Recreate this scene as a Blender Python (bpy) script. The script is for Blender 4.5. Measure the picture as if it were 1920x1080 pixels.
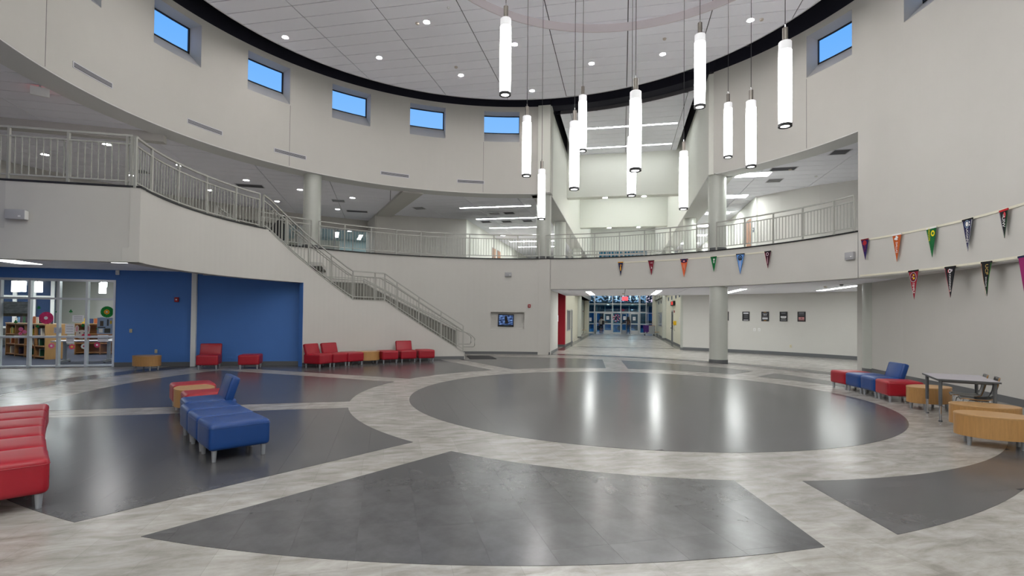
import bpy, bmesh, math, random
from mathutils import Matrix, Vector
random.seed(7)
R_ = math.radians
C = bpy.context.scene.collection
for o in list(bpy.data.objects): bpy.data.objects.remove(o, do_unlink=True)
# ------------------------------------------------------------------ camera
EYE = 1.7
a_, r_ = .0179, -.0100
fw = Vector((0, math.cos(a_), math.sin(a_))); up0 = Vector((0, -math.sin(a_), math.cos(a_))); rt0 = Vector((1, 0, 0))
rt = math.cos(r_)*rt0 - math.sin(r_)*up0; up = math.sin(r_)*rt0 + math.cos(r_)*up0
cd = bpy.data.cameras.new('camera'); cam = bpy.data.objects.new('camera', cd); C.objects.link(cam)
M = Matrix((rt, up, -fw)).transposed().to_4x4(); M.translation = Vector((0, 0, EYE)); cam.matrix_world = M
cd.sensor_width = 36; cd.lens = 978.76/1920*36; cd.shift_y = (574.93-540)/1920; cd.clip_start = .05; cd.clip_end = 400
bpy.context.scene.camera = cam
# ------------------------------------------------------------------ world, exposure
sc = bpy.context.scene
sc.view_settings.view_transform = 'Standard'; sc.view_settings.look = 'None'
sc.view_settings.gamma = 1; sc.view_settings.use_curve_mapping = False
sc.view_settings.exposure = 1.58
w = bpy.data.worlds.new('dusk_sky'); sc.world = w; w.use_nodes = True
nt = w.node_tree; nt.nodes.clear()
out = nt.nodes.new('ShaderNodeOutputWorld'); bg = nt.nodes.new('ShaderNodeBackground')
tc = nt.nodes.new('ShaderNodeTexCoord'); sx = nt.nodes.new('ShaderNodeSeparateXYZ'); cr = nt.nodes.new('ShaderNodeValToRGB')
nt.links.new(tc.outputs['Generated'], sx.inputs[0]); nt.links.new(sx.outputs['Z'], cr.inputs[0])
e = cr.color_ramp.elements
e[0].position = 0; e[0].color = (.75, .62, .78, 1); e[1].position = .75; e[1].color = (.03, .27, .85, 1)
x = e.new(.14); x.color = (.5, .58, .85, 1); x = e.new(.33); x.color = (.24, .52, .98, 1); x = e.new(.5); x.color = (.1, .40, .96, 1)
nt.links.new(cr.outputs[0], bg.inputs[0]); bg.inputs[1].default_value = .36
nt.links.new(bg.outputs[0], out.inputs[0])

# ------------------------------------------------------------------ light strengths
L_TUBE, L_DOWN, L_LIN = 6.5, 150.0, 8.5

# ------------------------------------------------------------------ frames of reference
OX, OY = -0.2, 12.81                    # axis of the rotunda
RD = 10.4                               # its inner radius
FL2 = 4.25                              # upper floor level
AX, AY = 2.66, 11.42                    # centre of the inlaid disc
OFX, OFY = -0.12, 12.61                 # centre of the outer inlay circle
PH = R_(11.9); UX, UY = math.sin(PH), math.cos(PH); VX, VY = math.cos(PH), -math.sin(PH)
def P(r, th, z=0.0): return Vector((OX+r*math.sin(R_(th)), OY+r*math.cos(R_(th)), z))
def ST(s, t, z=0.0): return Vector((OX+s*VX+t*UX, OY+s*VY+t*UY, z))

# ------------------------------------------------------------------ materials
def S(c):
    return tuple((v/12.92 if v <= .04045 else ((v+.055)/1.055)**2.4) for v in c)
def rgb(r, g, b): return S((r/255, g/255, b/255))
MATS = {}
def mat(name, col, rough=.6, metal=0, noise=0, nscale=8, bump=0, bscale=60, spec=None, coat=0, objrand=0, stretch=None):
    m = bpy.data.materials.new(name); m.use_nodes = True; n = m.node_tree.nodes; l = m.node_tree.links
    b = n['Principled BSDF']; b.inputs['Base Color'].default_value = (*col, 1); b.inputs['Roughness'].default_value = rough
    b.inputs['Metallic'].default_value = metal
    if spec is not None: b.inputs['Specular IOR Level'].default_value = spec
    if coat: b.inputs['Coat Weight'].default_value = coat; b.inputs['Coat Roughness'].default_value = .15
    t = n.new('ShaderNodeTexCoord'); src = t.outputs['Object']
    if stretch:
        mp = n.new('ShaderNodeMapping'); mp.inputs['Scale'].default_value = stretch; l.new(src, mp.inputs[0]); src = mp.outputs[0]
    last = None
    if noise:
        z = n.new('ShaderNodeTexNoise'); z.inputs['Scale'].default_value = nscale; z.inputs['Detail'].default_value = 6; z.inputs['Roughness'].default_value = .65
        l.new(src, z.inputs['Vector'])
        h = n.new('ShaderNodeHueSaturation'); h.inputs['Color'].default_value = (*col, 1)
        mr = n.new('ShaderNodeMapRange'); mr.inputs['From Min'].default_value = .3; mr.inputs['From Max'].default_value = .7
        mr.inputs['To Min'].default_value = 1-noise; mr.inputs['To Max'].default_value = 1+noise
        l.new(z.outputs[0], mr.inputs['Value']); l.new(mr.outputs[0], h.inputs['Value']); l.new(h.outputs[0], b.inputs['Base Color']); last = h
    if objrand:
        oi = n.new('ShaderNodeObjectInfo'); mr2 = n.new('ShaderNodeMapRange')
        mr2.inputs['To Min'].default_value = 1-objrand; mr2.inputs['To Max'].default_value = 1+objrand
        l.new(oi.outputs['Random'], mr2.inputs['Value']); h2 = n.new('ShaderNodeHueSaturation'); h2.inputs['Color'].default_value = (*col, 1)
        if last: l.new(last.outputs[0], h2.inputs['Color'])
        l.new(mr2.outputs[0], h2.inputs['Value']); l.new(h2.outputs[0], b.inputs['Base Color'])
    if bump:
        z2 = n.new('ShaderNodeTexNoise'); z2.inputs['Scale'].default_value = bscale; z2.inputs['Detail'].default_value = 4
        l.new(t.outputs['Object'], z2.inputs['Vector'])
        bp = n.new('ShaderNodeBump'); bp.inputs['Strength'].default_value = bump; bp.inputs['Distance'].default_value = .01
        l.new(z2.outputs[0], bp.inputs['Height']); l.new(bp.outputs[0], b.inputs['Normal'])
    MATS[name] = m; return m
def emit(name, col, s):
    m = bpy.data.materials.new(name); m.use_nodes = True; n = m.node_tree.nodes; l = m.node_tree.links
    n.clear(); o = n.new('ShaderNodeOutputMaterial'); e = n.new('ShaderNodeEmission'); e.inputs[0].default_value = (*col, 1); e.inputs[1].default_value = s
    l.new(e.outputs[0], o.inputs[0]); MATS[name] = m; return m
def glassm(name, tint, refl, rough=0.02, fac=.12):
    m = bpy.data.materials.new(name); m.use_nodes = True; n = m.node_tree.nodes; l = m.node_tree.links
    n.clear(); o = n.new('ShaderNodeOutputMaterial'); t = n.new('ShaderNodeBsdfTransparent'); t.inputs[0].default_value = (*tint, 1)
    g = n.new('ShaderNodeBsdfGlossy'); g.inputs[0].default_value = (*refl, 1); g.inputs[1].default_value = rough
    lw_ = n.new('ShaderNodeLayerWeight'); lw_.inputs[0].default_value = .5; f = n.new('ShaderNodeMath'); f.operation = 'POWER'; f.inputs[1].default_value = 5; l.new(lw_.outputs['Facing'], f.inputs[0])
    ad = n.new('ShaderNodeMath'); ad.operation = 'MULTIPLY_ADD'; ad.inputs[1].default_value = .7; ad.inputs[2].default_value = fac; ad.use_clamp = True
    mx = n.new('ShaderNodeMixShader'); l.new(f.outputs[0], ad.inputs[0]); l.new(ad.outputs[0], mx.inputs[0]); l.new(t.outputs[0], mx.inputs[1]); l.new(g.outputs[0], mx.inputs[2])
    l.new(mx.outputs[0], o.inputs[0]); MATS[name] = m; return m
WALL = mat('wall_paint', rgb(199, 197, 192), .75, noise=.012, nscale=1.2, bump=.05, bscale=120)
WALLW = mat('bright_wall_paint', rgb(222, 223, 216), .7)
BLOCK = mat('block_wall_paint', rgb(214, 211, 196), .6)
BLUEW = mat('blue_wall_paint', rgb(70, 118, 190), .6, noise=.015, nscale=2)
REDW = mat('red_wall_paint', rgb(176, 22, 44), .55)
REVEAL = mat('reveal_paint', rgb(190, 190, 190), .7)
BLACKP = mat('plenum_paint', (.006, .006, .016), .9)
BLACK = mat('black_trim', (.008, .008, .01), .5)
SOFF = mat('soffit_paint', rgb(216, 216, 214), .8)
TILE = mat('ceiling_tile', rgb(243, 243, 250), .9, bump=.15, bscale=90, objrand=.012)
GRID = mat('ceiling_backing', rgb(84, 82, 86), .9)
BASE = mat('base_rubber', rgb(98, 100, 102), .5)
RAILM = mat('rail_enamel', rgb(170, 170, 164), .4)
COLM = mat('column_enamel', rgb(188, 191, 184), .3)
CONC = mat('slab_side', (.35, .35, .34), .8)
STEEL = mat('brushed_steel', (.55, .53, .5), .3, metal=1, noise=.05, nscale=30, stretch=(40, 40, 1))
CHROME = mat('chrome', (.7, .7, .72), .12, metal=1)
LEGM = mat('silver_leg', rgb(165, 168, 175), .35, metal=.5)
REDV = mat('red_vinyl', rgb(158, 18, 38), .38, noise=.03, nscale=4, bump=.12, bscale=220)
BLUEV = mat('blue_vinyl', rgb(18, 64, 130), .36, noise=.03, nscale=4, bump=.12, bscale=220)
WOOD = mat('oak_laminate', rgb(176, 132, 80), .42, noise=.14, nscale=5, stretch=(9, 9, .7))
WOODT = mat('oak_top', rgb(182, 142, 94), .38, noise=.1, nscale=5, stretch=(1, 12, 1))
SHELF = mat('shelf_wood', rgb(150, 102, 58), .5, noise=.1, nscale=4, stretch=(6, 6, .6))
DTILE = mat('dark_vinyl_tile', rgb(82, 82, 84), .225, noise=.22, nscale=3.4, bump=.025, bscale=45, objrand=.09)
GROUT = mat('tile_joint', rgb(40, 40, 42), .8)
GREYV = mat('grey_frame', rgb(165, 168, 172), .4)
ALU = mat('aluminium_frame', rgb(206, 210, 214), .35, metal=.3)
VENTD = mat('vent_dark', rgb(92, 92, 98), .7)
VENTW = mat('vent_frame', rgb(206, 206, 212), .5)
WHITE = mat('white_plastic', rgb(228, 228, 226), .4)
PAPER = mat('paper', rgb(232, 232, 238), .8)
CREAM = mat('cream_strip', rgb(222, 218, 200), .6)
ALARM = mat('alarm_red', rgb(150, 14, 28), .4)
TTOP = mat('grey_laminate', rgb(176, 172, 180), .35)
TEDGE = mat('table_edge', rgb(70, 72, 74), .5)
DGREY = mat('dark_grey_metal', rgb(105, 108, 112), .35, metal=.4)
CHAIRM = mat('chair_black', (.055, .053, .055), .28)
PLY = mat('ply_edge', rgb(176, 132, 80), .5)
CARPET = mat('library_carpet', rgb(52, 56, 74), .95, noise=.12, nscale=60)
MATM = mat('door_mat', rgb(62, 62, 64), .95, noise=.15, nscale=90, bump=.4, bscale=200)
DOORW = mat('door_veneer', rgb(178, 124, 88), .5, noise=.06, nscale=4, stretch=(8, 8, .5))
TEAL = mat('teal_glass', rgb(28, 104, 138), .15)
ASPH = mat('asphalt', (.03, .035, .045), .9)
LEAF = mat('leaf_dark', (.012, .03, .035), .9, noise=.3, nscale=8)
BARK = mat('bark', (.03, .025, .02), .9)
SKIN = mat('skin', rgb(120, 78, 62), .6)
GLASS = glassm('clear_glass', (.93, .96, .97), (1, 1, 1), fac=.02)
GLASSB = glassm('blue_glass', (.50, .74, .82), (.8, .9, 1), fac=.05)
WGLASS = glassm('window_glass', (.95, .97, 1), (1, 1, 1), fac=.0)
TUBE_E = emit('lamp_glow', (1, .985, .97), L_TUBE)
DOWN_E = emit('downlight_glow', (1, .96, .92), L_DOWN)
LIN_E = emit('linear_glow', (.97, 1, .98), L_LIN)
LIN_B = emit('linear_glow_bright', (.96, 1, .965), L_LIN*1.6)
LIN_S = emit('linear_glow_soft', (1, .99, .97), 3.2)
def frosted():
    m = bpy.data.materials.new('frosted_top'); m.use_nodes = True; b = m.node_tree.nodes['Principled BSDF']
    b.inputs['Base Color'].default_value = (.7, .7, .73, 1); b.inputs['Emission Color'].default_value = (1, 1, 1, 1); b.inputs['Emission Strength'].default_value = .1
    return m
FROST = frosted()
def plain(name, c, r=.7): return MATS.get(name) or mat(name, c, r)

# light vinyl floor: mottled light planks laid in one direction
def floor_mat():
    m = bpy.data.materials.new('light_vinyl_plank'); m.use_nodes = True; n = m.node_tree.nodes; l = m.node_tree.links; b = n['Principled BSDF']
    g = n.new('ShaderNodeNewGeometry'); mp = n.new('ShaderNodeMapping'); mp.inputs['Rotation'].default_value = (0, 0, R_(-13.6)); l.new(g.outputs['Position'], mp.inputs[0])
    br = n.new('ShaderNodeTexBrick'); br.inputs['Scale'].default_value = 1; br.inputs['Brick Width'].default_value = .457; br.inputs['Row Height'].default_value = .914
    br.inputs['Mortar Size'].default_value = .0012; br.inputs['Color1'].default_value = (.9, .9, .9, 1); br.inputs['Color2'].default_value = (1.05, 1.05, 1.05, 1); br.inputs['Mortar'].default_value = (.68, .68, .68, 1)
    l.new(mp.outputs[0], br.inputs[0])
    mp2 = n.new('ShaderNodeMapping'); mp2.inputs['Scale'].default_value = (1.0, 2.6, 1); l.new(mp.outputs[0], mp2.inputs[0])
    z = n.new('ShaderNodeTexNoise'); z.inputs['Scale'].default_value = 2.3; z.inputs['Detail'].default_value = 7; z.inputs['Roughness'].default_value = .68; z.inputs['Distortion'].default_value = .4; l.new(mp2.outputs[0], z.inputs[0])
    r = n.new('ShaderNodeValToRGB'); e = r.color_ramp.elements; e[0].position = .32; e[0].color = (*rgb(136, 131, 125), 1); e[1].position = .66; e[1].color = (*rgb(178, 175, 171), 1)
    l.new(z.outputs[0], r.inputs[0])
    mx = n.new('ShaderNodeMix'); mx.data_type = 'RGBA'; mx.blend_type = 'MULTIPLY'; mx.inputs[0].default_value = 1
    l.new(r.outputs[0], mx.inputs[6]); l.new(br.outputs[0], mx.inputs[7]); l.new(mx.outputs[2], b.inputs['Base Color'])
    b.inputs['Roughness'].default_value = .26
    z2 = n.new('ShaderNodeTexNoise'); z2.inputs['Scale'].default_value = 40; l.new(g.outputs['Position'], z2.inputs[0])
    bp = n.new('ShaderNodeBump'); bp.inputs['Strength'].default_value = .035; bp.inputs['Distance'].default_value = .01; l.new(z2.outputs[0], bp.inputs['Height']); l.new(bp.outputs[0], b.inputs['Normal'])
    return m
FLOORM = floor_mat()
# concrete block wall
def block_mat(name, col, sc_=1):
    m = bpy.data.materials.new(name); m.use_nodes = True; b = m.node_tree.nodes['Principled BSDF']; b.inputs['Base Color'].default_value = (*col, 1); b.inputs['Roughness'].default_value = .6; return m

# ------------------------------------------------------------------ mesh builder
class MB:
    def __init__(s): s.v = []; s.f = []; s.mi = []; s.m = 0
    def add(s, vs, fs):
        k = len(s.v); s.v += [tuple(x) for x in vs]; s.f += [tuple(i+k for i in f) for f in fs]; s.mi += [s.m]*len(fs); return s
    def box(s, x0, x1, y0, y1, z0, z1):
        return s.add([(x0, y0, z0), (x1, y0, z0), (x1, y1, z0), (x0, y1, z0), (x0, y0, z1), (x1, y0, z1), (x1, y1, z1), (x0, y1, z1)],
                     [(0, 3, 2, 1), (4, 5, 6, 7), (0, 1, 5, 4), (1, 2, 6, 5), (2, 3, 7, 6), (3, 0, 4, 7)])
    def prism(s, poly, z0, z1):             # poly counter-clockwise seen from above
        n = len(poly)
        if sum(poly[i][0]*poly[(i+1) % n][1]-poly[(i+1) % n][0]*poly[i][1] for i in range(n)) < 0: poly = poly[::-1]
        return s.add([(p[0], p[1], z0) for p in poly]+[(p[0], p[1], z1) for p in poly],
                     [tuple(range(n))[::-1], tuple(range(n, 2*n))]+[(i, (i+1) % n, n+(i+1) % n, n+i) for i in range(n)])
    def wall(s, a, b, th, z0, z1):          # slab from a to b, thickness to the left of a->b
        a = Vector(a[:2]); b = Vector(b[:2]); d = (b-a).normalized(); nrm = Vector((-d.y, d.x))*th
        return s.prism([tuple(a), tuple(b), tuple(b+nrm), tuple(a+nrm)], z0, z1)
    def arc(s, r0, r1, t0, t1, z0, z1, step=1.5, z0b=None, z1b=None):   # z0b/z1b: heights at the far end t1
        n = max(1, int(math.ceil(abs(t1-t0)/step))); vs = []; fs = []
        for i in range(n+1):
            u = i/n; th = t0+(t1-t0)*u; za = z0+((z0 if z0b is None else z0b)-z0)*u; zb = z1+((z1 if z1b is None else z1b)-z1)*u
            for r, z in ((r0, za), (r1, za), (r1, zb), (r0, zb)): vs.append(P(r, th, z))
        for i in range(n):
            k = 4*i
            for a, b in ((0, 1), (1, 2), (2, 3), (3, 0)): fs.append((k+a, k+4+a, k+4+b, k+b)[::-1] if t1 > t0 else (k+a, k+4+a, k+4+b, k+b))
        fs.append((0, 1, 2, 3) if t1 < t0 else (3, 2, 1, 0)); k = 4*n; fs.append((k+3, k+2, k+1, k) if t1 < t0 else (k, k+1, k+2, k+3))
        return s.add(vs, fs)
    def sweep(s, pts, wd, h):               # rectangular bar along points; width horizontal, height vertical
        n = len(pts); vs = []; fs = []; pts = [Vector(p) for p in pts]
        for i, p in enumerate(pts):
            d = (pts[min(i+1, n-1)]-pts[max(i-1, 0)]); d.z = 0; d.normalize(); q = Vector((-d.y, d.x, 0))*wd/2
            for a, b in ((-1, -1), (1, -1), (1, 1), (-1, 1)): vs.append(p+q*a+Vector((0, 0, b*h/2)))
        for i in range(n-1):
            k = 4*i
            for j in range(4): fs.append((k+j, k+(j+1) % 4, k+4+(j+1) % 4, k+4+j)[::-1])
        fs.append((0, 1, 2, 3)); k = 4*(n-1); fs.append((k+3, k+2, k+1, k))
        return s.add(vs, fs)
    def tube(s, pts, r, n=8, r2=None, cap=True):
        pts = [Vector(p) for p in pts]; vs = []; fs = []; m = len(pts)
        for i, p in enumerate(pts):
            d = (pts[min(i+1, m-1)]-pts[max(i-1, 0)]).normalized(); a = d.cross(Vector((0, 0, 1)))
            if a.length < 1e-3: a = Vector((1, 0, 0))
            a.normalize(); b = d.cross(a); rr = r if r2 is None else r+(r2-r)*i/(m-1)
            for k in range(n): t = 2*math.pi*k/n; vs.append(p+(a*math.cos(t)+b*math.sin(t))*rr)
        for i in range(m-1):
            for k in range(n): fs.append((i*n+k, i*n+(k+1) % n, (i+1)*n+(k+1) % n, (i+1)*n+k)[::-1])
        if cap: fs.append(tuple(range(n))); fs.append(tuple(range((m-1)*n, m*n))[::-1])
        return s.add(vs, fs)
    def lathe(s, prof, n=24, c=(0, 0), sx=1, sy=1, open_=False):   # prof (r,z) bottom to top
        vs = []; fs = []; m = len(prof)
        for r, z in prof:
            for k in range(n): t = 2*math.pi*k/n; vs.append((c[0]+r*sx*math.cos(t), c[1]+r*sy*math.sin(t), z))
        for i in range(m-1):
            for k in range(n): fs.append((i*n+k, i*n+(k+1) % n, (i+1)*n+(k+1) % n, (i+1)*n+k))
        if not open_:
            if prof[0][0] > 1e-5: fs.append(tuple(range(n))[::-1])
            if prof[-1][0] > 1e-5: fs.append(tuple(range((m-1)*n, m*n)))
        return s.add(vs, fs)
    def build(s, name, m, parent=None, org=None, smooth=False, mats=None):
        me = bpy.data.meshes.new(name); v = s.v
        if org is not None: v = [(x[0]-org[0], x[1]-org[1], x[2]-org[2]) for x in v]
        me.from_pydata(v, [], s.f); me.materials.append(m)
        if mats:
            for q in mats: me.materials.append(q)
            me.polygons.foreach_set('material_index', s.mi)
        if smooth:
            me.polygons.foreach_set('use_smooth', [True]*len(me.polygons)); me.set_sharp_from_angle(angle=R_(35))
        me.update(); return link(name, me, parent)
def link(name, data, parent=None):
    o = bpy.data.objects.new(name, data); C.objects.link(o)
    if parent is not None: o.parent = parent
    return o
def empty(name, loc=(0, 0, 0), rz=0):
    o = bpy.data.objects.new(name, None); C.objects.link(o); o.location = loc; o.rotation_euler = (0, 0, rz); o.empty_display_size = .1; return o
def tag(o, label, cat, group=None):
    o['label'] = label; o['category'] = cat
    if group: o['group'] = group
    return o
def struct(o): o['kind'] = 'structure'; return o
def copy_tree(o, parent=None):
    c = o.copy(); C.objects.link(c); c.parent = parent
    for ch in KIDS.get(o.name, []) or [k for k in o.children]: copy_tree(ch, c)
    return c
KIDS = {}
def rbox(name, size, loc, bev, m, parent, seg=3, crown=0, shear=0):   # soft edged box, optional crowned top
    bm = bmesh.new(); bmesh.ops.create_cube(bm, size=1)
    for v in bm.verts: v.co = Vector((v.co.x*size[0], v.co.y*size[1], v.co.z*size[2]))
    bmesh.ops.bevel(bm, geom=bm.edges[:], offset=bev, segments=seg, affect='EDGES', profile=.5)
    if crown:
        bmesh.ops.subdivide_edges(bm, edges=[e for e in bm.edges if e.calc_length() > .2], cuts=4, use_grid_fill=True)
        for v in bm.verts:
            if v.co.z > 0: v.co.z += crown*max(0, 1-(2*v.co.x/size[0])**2)*max(0, 1-(2*v.co.y/size[1])**2)
    for v in bm.verts: v.co = Vector((v.co.x+loc[0], v.co.y+loc[1]+shear*v.co.z, v.co.z+loc[2]))
    me = bpy.data.meshes.new(name); bm.to_mesh(me); bm.free(); me.materials.append(m)
    me.polygons.foreach_set('use_smooth', [True]*len(me.polygons)); return link(name, me, parent)
def text(s, size, m, parent, mtx, name='lettering', extrude=.001, align='CENTER', sx=1):
    c = bpy.data.curves.new(name, 'FONT'); c.body = s; c.size = size; c.extrude = extrude; c.align_x = align; c.align_y = 'CENTER'; c.materials.append(m); c.resolution_u = 3
    o = link(name, c, parent); o.matrix_local = mtx @ Matrix.Diagonal((sx, 1, 1, 1)); return o
def face_mtx(x, y, z, down=False):      # text facing local -y; down: reads downwards
    if down: m = Matrix(((0, 1, 0), (0, 0, -1), (-1, 0, 0))).to_4x4()
    else: m = Matrix(((1, 0, 0), (0, 0, -1), (0, 1, 0))).to_4x4()
    m.translation = Vector((x, y, z)); return m

# ------------------------------------------------------------------ polygon clipping
def clip_half(poly, px, py, nx, ny):      # keep (p-p0).n >= 0
    out = []; n = len(poly)
    for i in range(n):
        a = poly[i]; b = poly[(i+1) % n]; da = (a[0]-px)*nx+(a[1]-py)*ny; db = (b[0]-px)*nx+(b[1]-py)*ny
        if da >= 0: out.append(a)
        if (da >= 0) != (db >= 0):
            t = da/(da-db); out.append((a[0]+(b[0]-a[0])*t, a[1]+(b[1]-a[1])*t))
    return out
def clip_circle(polys, cx, cy, r, inside):
    res = []
    for poly in polys:
        n = len(poly)
        if n < 3: continue
        pts = []                                    # with crossings inserted
        def ok(p): d = math.hypot(p[0]-cx, p[1]-cy); return (d <= r) == inside
        for i in range(n):
            a = poly[i]; b = poly[(i+1) % n]; pts.append((a, ok(a), False))
            dx, dy = b[0]-a[0], b[1]-a[1]; fx, fy = a[0]-cx, a[1]-cy
            A = dx*dx+dy*dy; B = 2*(fx*dx+fy*dy); Cc = fx*fx+fy*fy-r*r; D = B*B-4*A*Cc
            if D > 0 and A > 1e-12:
                q = math.sqrt(D)
                for t in sorted(((-B-q)/(2*A), (-B+q)/(2*A))):
                    if 1e-6 < t < 1-1e-6: pts.append(((a[0]+dx*t, a[1]+dy*t), None, True))
        cr_ = [i for i, p in enumerate(pts) if p[2]]
        if not cr_:
            if pts[0][1]: res.append(poly)
            continue
        m = len(pts)
        for ci, i in enumerate(cr_):
            j = cr_[(ci+1) % len(cr_)]; chain = [pts[i][0]]; k = (i+1) % m
            while k != j: chain.append(pts[k][0]); k = (k+1) % m
            chain.append(pts[j][0])
            mid = ((chain[0][0]+chain[1][0])/2, (chain[0][1]+chain[1][1])/2)
            if not ok(mid): continue
            p, q = chain[-1], chain[0]; t0 = math.atan2(p[1]-cy, p[0]-cx); t1 = math.atan2(q[1]-cy, q[0]-cx); dt = (t1-t0+math.pi) % (2*math.pi)-math.pi
            ns = max(1, int(abs(dt)/R_(1.2)))
            for s_ in range(1, ns): th = t0+dt*s_/ns; chain.append((cx+r*math.cos(th), cy+r*math.sin(th)))
            res.append(chain)
    return res
def area(p): return abs(sum(p[i][0]*p[(i+1) % len(p)][1]-p[(i+1) % len(p)][0]*p[i][1] for i in range(len(p))))/2
def tiles(parent, m, az, w_, l_, off, zt, zb, clip, bounds, gap, stagger=True, name='tile', orgp=(0, 0, 0), limit=300, down=False):
    """cells w_ wide across the direction az and l_ long along it; clip(poly)->list of polys"""
    n = (math.cos(az), -math.sin(az)); d = (math.sin(az), math.cos(az)); x0, x1, y0, y1 = bounds
    cs = [(x, y) for x in (x0, x1) for y in (y0, y1)]
    a0 = min(x*n[0]+y*n[1] for x, y in cs); a1 = max(x*n[0]+y*n[1] for x, y in cs); b0 = min(x*d[0]+y*d[1] for x, y in cs); b1 = max(x*d[0]+y*d[1] for x, y in cs)
    pieces = []; rnd = random.Random(3)
    for i in range(int((a0-off[0])//w_), int((a1-off[0])//w_)+1):
        ph = rnd.choice((0, .33, .5, .66))*l_ if stagger else 0
        for j in range(int((b0-off[1])//l_)-1, int((b1-off[1])//l_)+1):
            u0 = off[0]+i*w_+gap; u1 = u0+w_-2*gap; v0 = off[1]+j*l_+ph+gap; v1 = v0+l_-2*gap
            poly = [(n[0]*u+d[0]*v, n[1]*u+d[1]*v) for u, v in ((u0, v0), (u1, v0), (u1, v1), (u0, v1))]
            if all(not (x0 <= p[0] <= x1 and y0 <= p[1] <= y1) for p in poly): continue
            for q in clip(poly):
                if len(q) > 2 and area(q) > .004: pieces.append(q)
    def near(q): cxx = sum(p[0] for p in q)/len(q); cyy = sum(p[1] for p in q)/len(q); return cxx*cxx+cyy*cyy
    pieces.sort(key=near)
    for q in pieces[:limit]:
        c = Vector((sum(p[0] for p in q)/len(q), sum(p[1] for p in q)/len(q), zb))
        o = MB().prism(q, zb, zt).build(name, m, parent, org=c); o.location = c-Vector(orgp)
    if pieces[limit:]:
        mb = MB()
        for q in pieces[limit:]: mb.prism(q, zb, zt)
        o = mb.build(name, m, parent, org=orgp); o['kind'] = 'stuff'
    return len(pieces)

# ================================================================== SETTING
# ---- floor
fl = struct(MB().box(-40, 40, -9, 75, -.3, 0).build('floor', FLOORM))
R1_, R2_, R3_ = 4.79, 5.93, 9.03
SP = [-141.5, -105, -68.3, -30.0, 8.0, 46.0, 84.0, 179.6, 218.5]   # spokes, azimuth from the disc centre
def inlay(clip, bounds, backing):
    g = MB()
    for q in backing: g.prism(q, 0, .0008)
    o = g.build('inlay', GROUT, fl)
    tiles(o, DTILE, R_(-13.6), .457, .914, (1.186 % .457, .3), .0028, .0008, clip, bounds, .0006, limit=290)
def grid_cells(b, s=1.0):
    x0, x1, y0, y1 = b; nx = int((x1-x0)/s)+1; ny = int((y1-y0)/s)+1
    return [[(x0+i*s, y0+j*s), (x0+(i+1)*s, y0+j*s), (x0+(i+1)*s, y0+(j+1)*s), (x0+i*s, y0+(j+1)*s)] for i in range(nx) for j in range(ny)]
def mk(clip, b):
    back = []
    for c in grid_cells(b): back += clip(c)
    inlay(clip, b, back)
mk(lambda p: clip_circle([p], AX, AY, R1_, True), (AX-5, AX+5, AY-5, AY+5))
for k in range(len(SP)-1):
    if k == 7: continue
    a0, a1 = SP[k], SP[k+1]
    def cl(p, a0=a0, a1=a1):
        # azimuth a -> direction (sin a, cos a), clockwise normal (cos a, -sin a)
        for a, sgn in ((a0, 1), (a1, -1)):
            nx, ny = sgn*math.cos(R_(a)), -sgn*math.sin(R_(a)); p = clip_half(p, AX+nx*.36, AY+ny*.36, nx, ny)
            if len(p) < 3: return []
        q = clip_circle([p], AX, AY, R2_, False); return clip_circle(q, OFX, OFY, R3_, True)
    def clb(p, a0=a0, a1=a1): return cl(p)
    mk(cl, (-9.3, 9.2, 3.4, 21.8))
# the sector left of the straight-ahead spoke (between 179.6 and -141.5)
def cl2(p):
    for a, sgn in ((179.6, 1), (218.5, -1)):
        nx, ny = sgn*math.cos(R_(a)), -sgn*math.sin(R_(a)); p = clip_half(p, AX+nx*.36, AY+ny*.36, nx, ny)
        if len(p) < 3: return []
    return clip_circle(clip_circle([p], AX, AY, R2_, False), OFX, OFY, R3_, True)
mk(cl2, (-4, 3.5, 3.4, 7.5))
# dark ring under the drum edge, metal expansion joint, corridor borders
s_ = MB(); s_.arc(10.42, 11.12, -107, 77, 0, .003, 2); s_.build('border_strip', DTILE, fl)
MB().arc(10.30, 10.345, -107, 77, 0, .005, 1.5).build('expansion_joint', STEEL, fl)
def st_box(mb, s0, s1, t0, t1, z0, z1): return mb.prism([tuple(ST(s0, t0)[:2]), tuple(ST(s1, t0)[:2]), tuple(ST(s1, t1)[:2]), tuple(ST(s0, t1)[:2])], z0, z1)
for a in ((-.35, .04, 13.6, 41.6), (5.74, 6.15, 17.3, 41.6), (-.35, 6.15, 17.1, 17.45), (-.35, 6.15, 28.7, 29.0), (-.35, 6.15, 37.5, 37.75)):
    st_box(MB(), *a, .0, .0035+.0004*(a[2] % 3)).build('border_strip', DTILE, fl)

# ---- the drum wall with its high windows
ZT, ZC = 11.05, 10.92
wins = [(-114.7, -105.9), (-96.6, -87.7), (-78.45, -69.6), (-60.35, -51.5), (-42.25, -33.5), (-24.2, -15.65), (-6.2, 2.5), (67.9, 76.65), (86.1, 94.9), (104.2, 113)]
dw = MB(); edges = [-135]; 
for a, b in wins[:7]: edges += [a, b]
edges += [10.5]
for i in range(0, len(edges), 2): dw.arc(RD, RD+.6, edges[i], edges[i+1], 7.17, ZT)
e2 = [48.5, 67.9, 76.65, 77.75]
dw.arc(RD, RD+.6, 48.5, 67.9, 7.17, ZT); dw.arc(RD, RD+.6, 76.65, 77.75, 7.17, ZT)
dw.arc(RD, RD+.6, 77.75, 86.1, 2.9, ZT); dw.arc(RD, RD+.6, 94.9, 104.2, 2.9, ZT); dw.arc(RD, RD+.6, 113, 135, 2.9, ZT)
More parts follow.
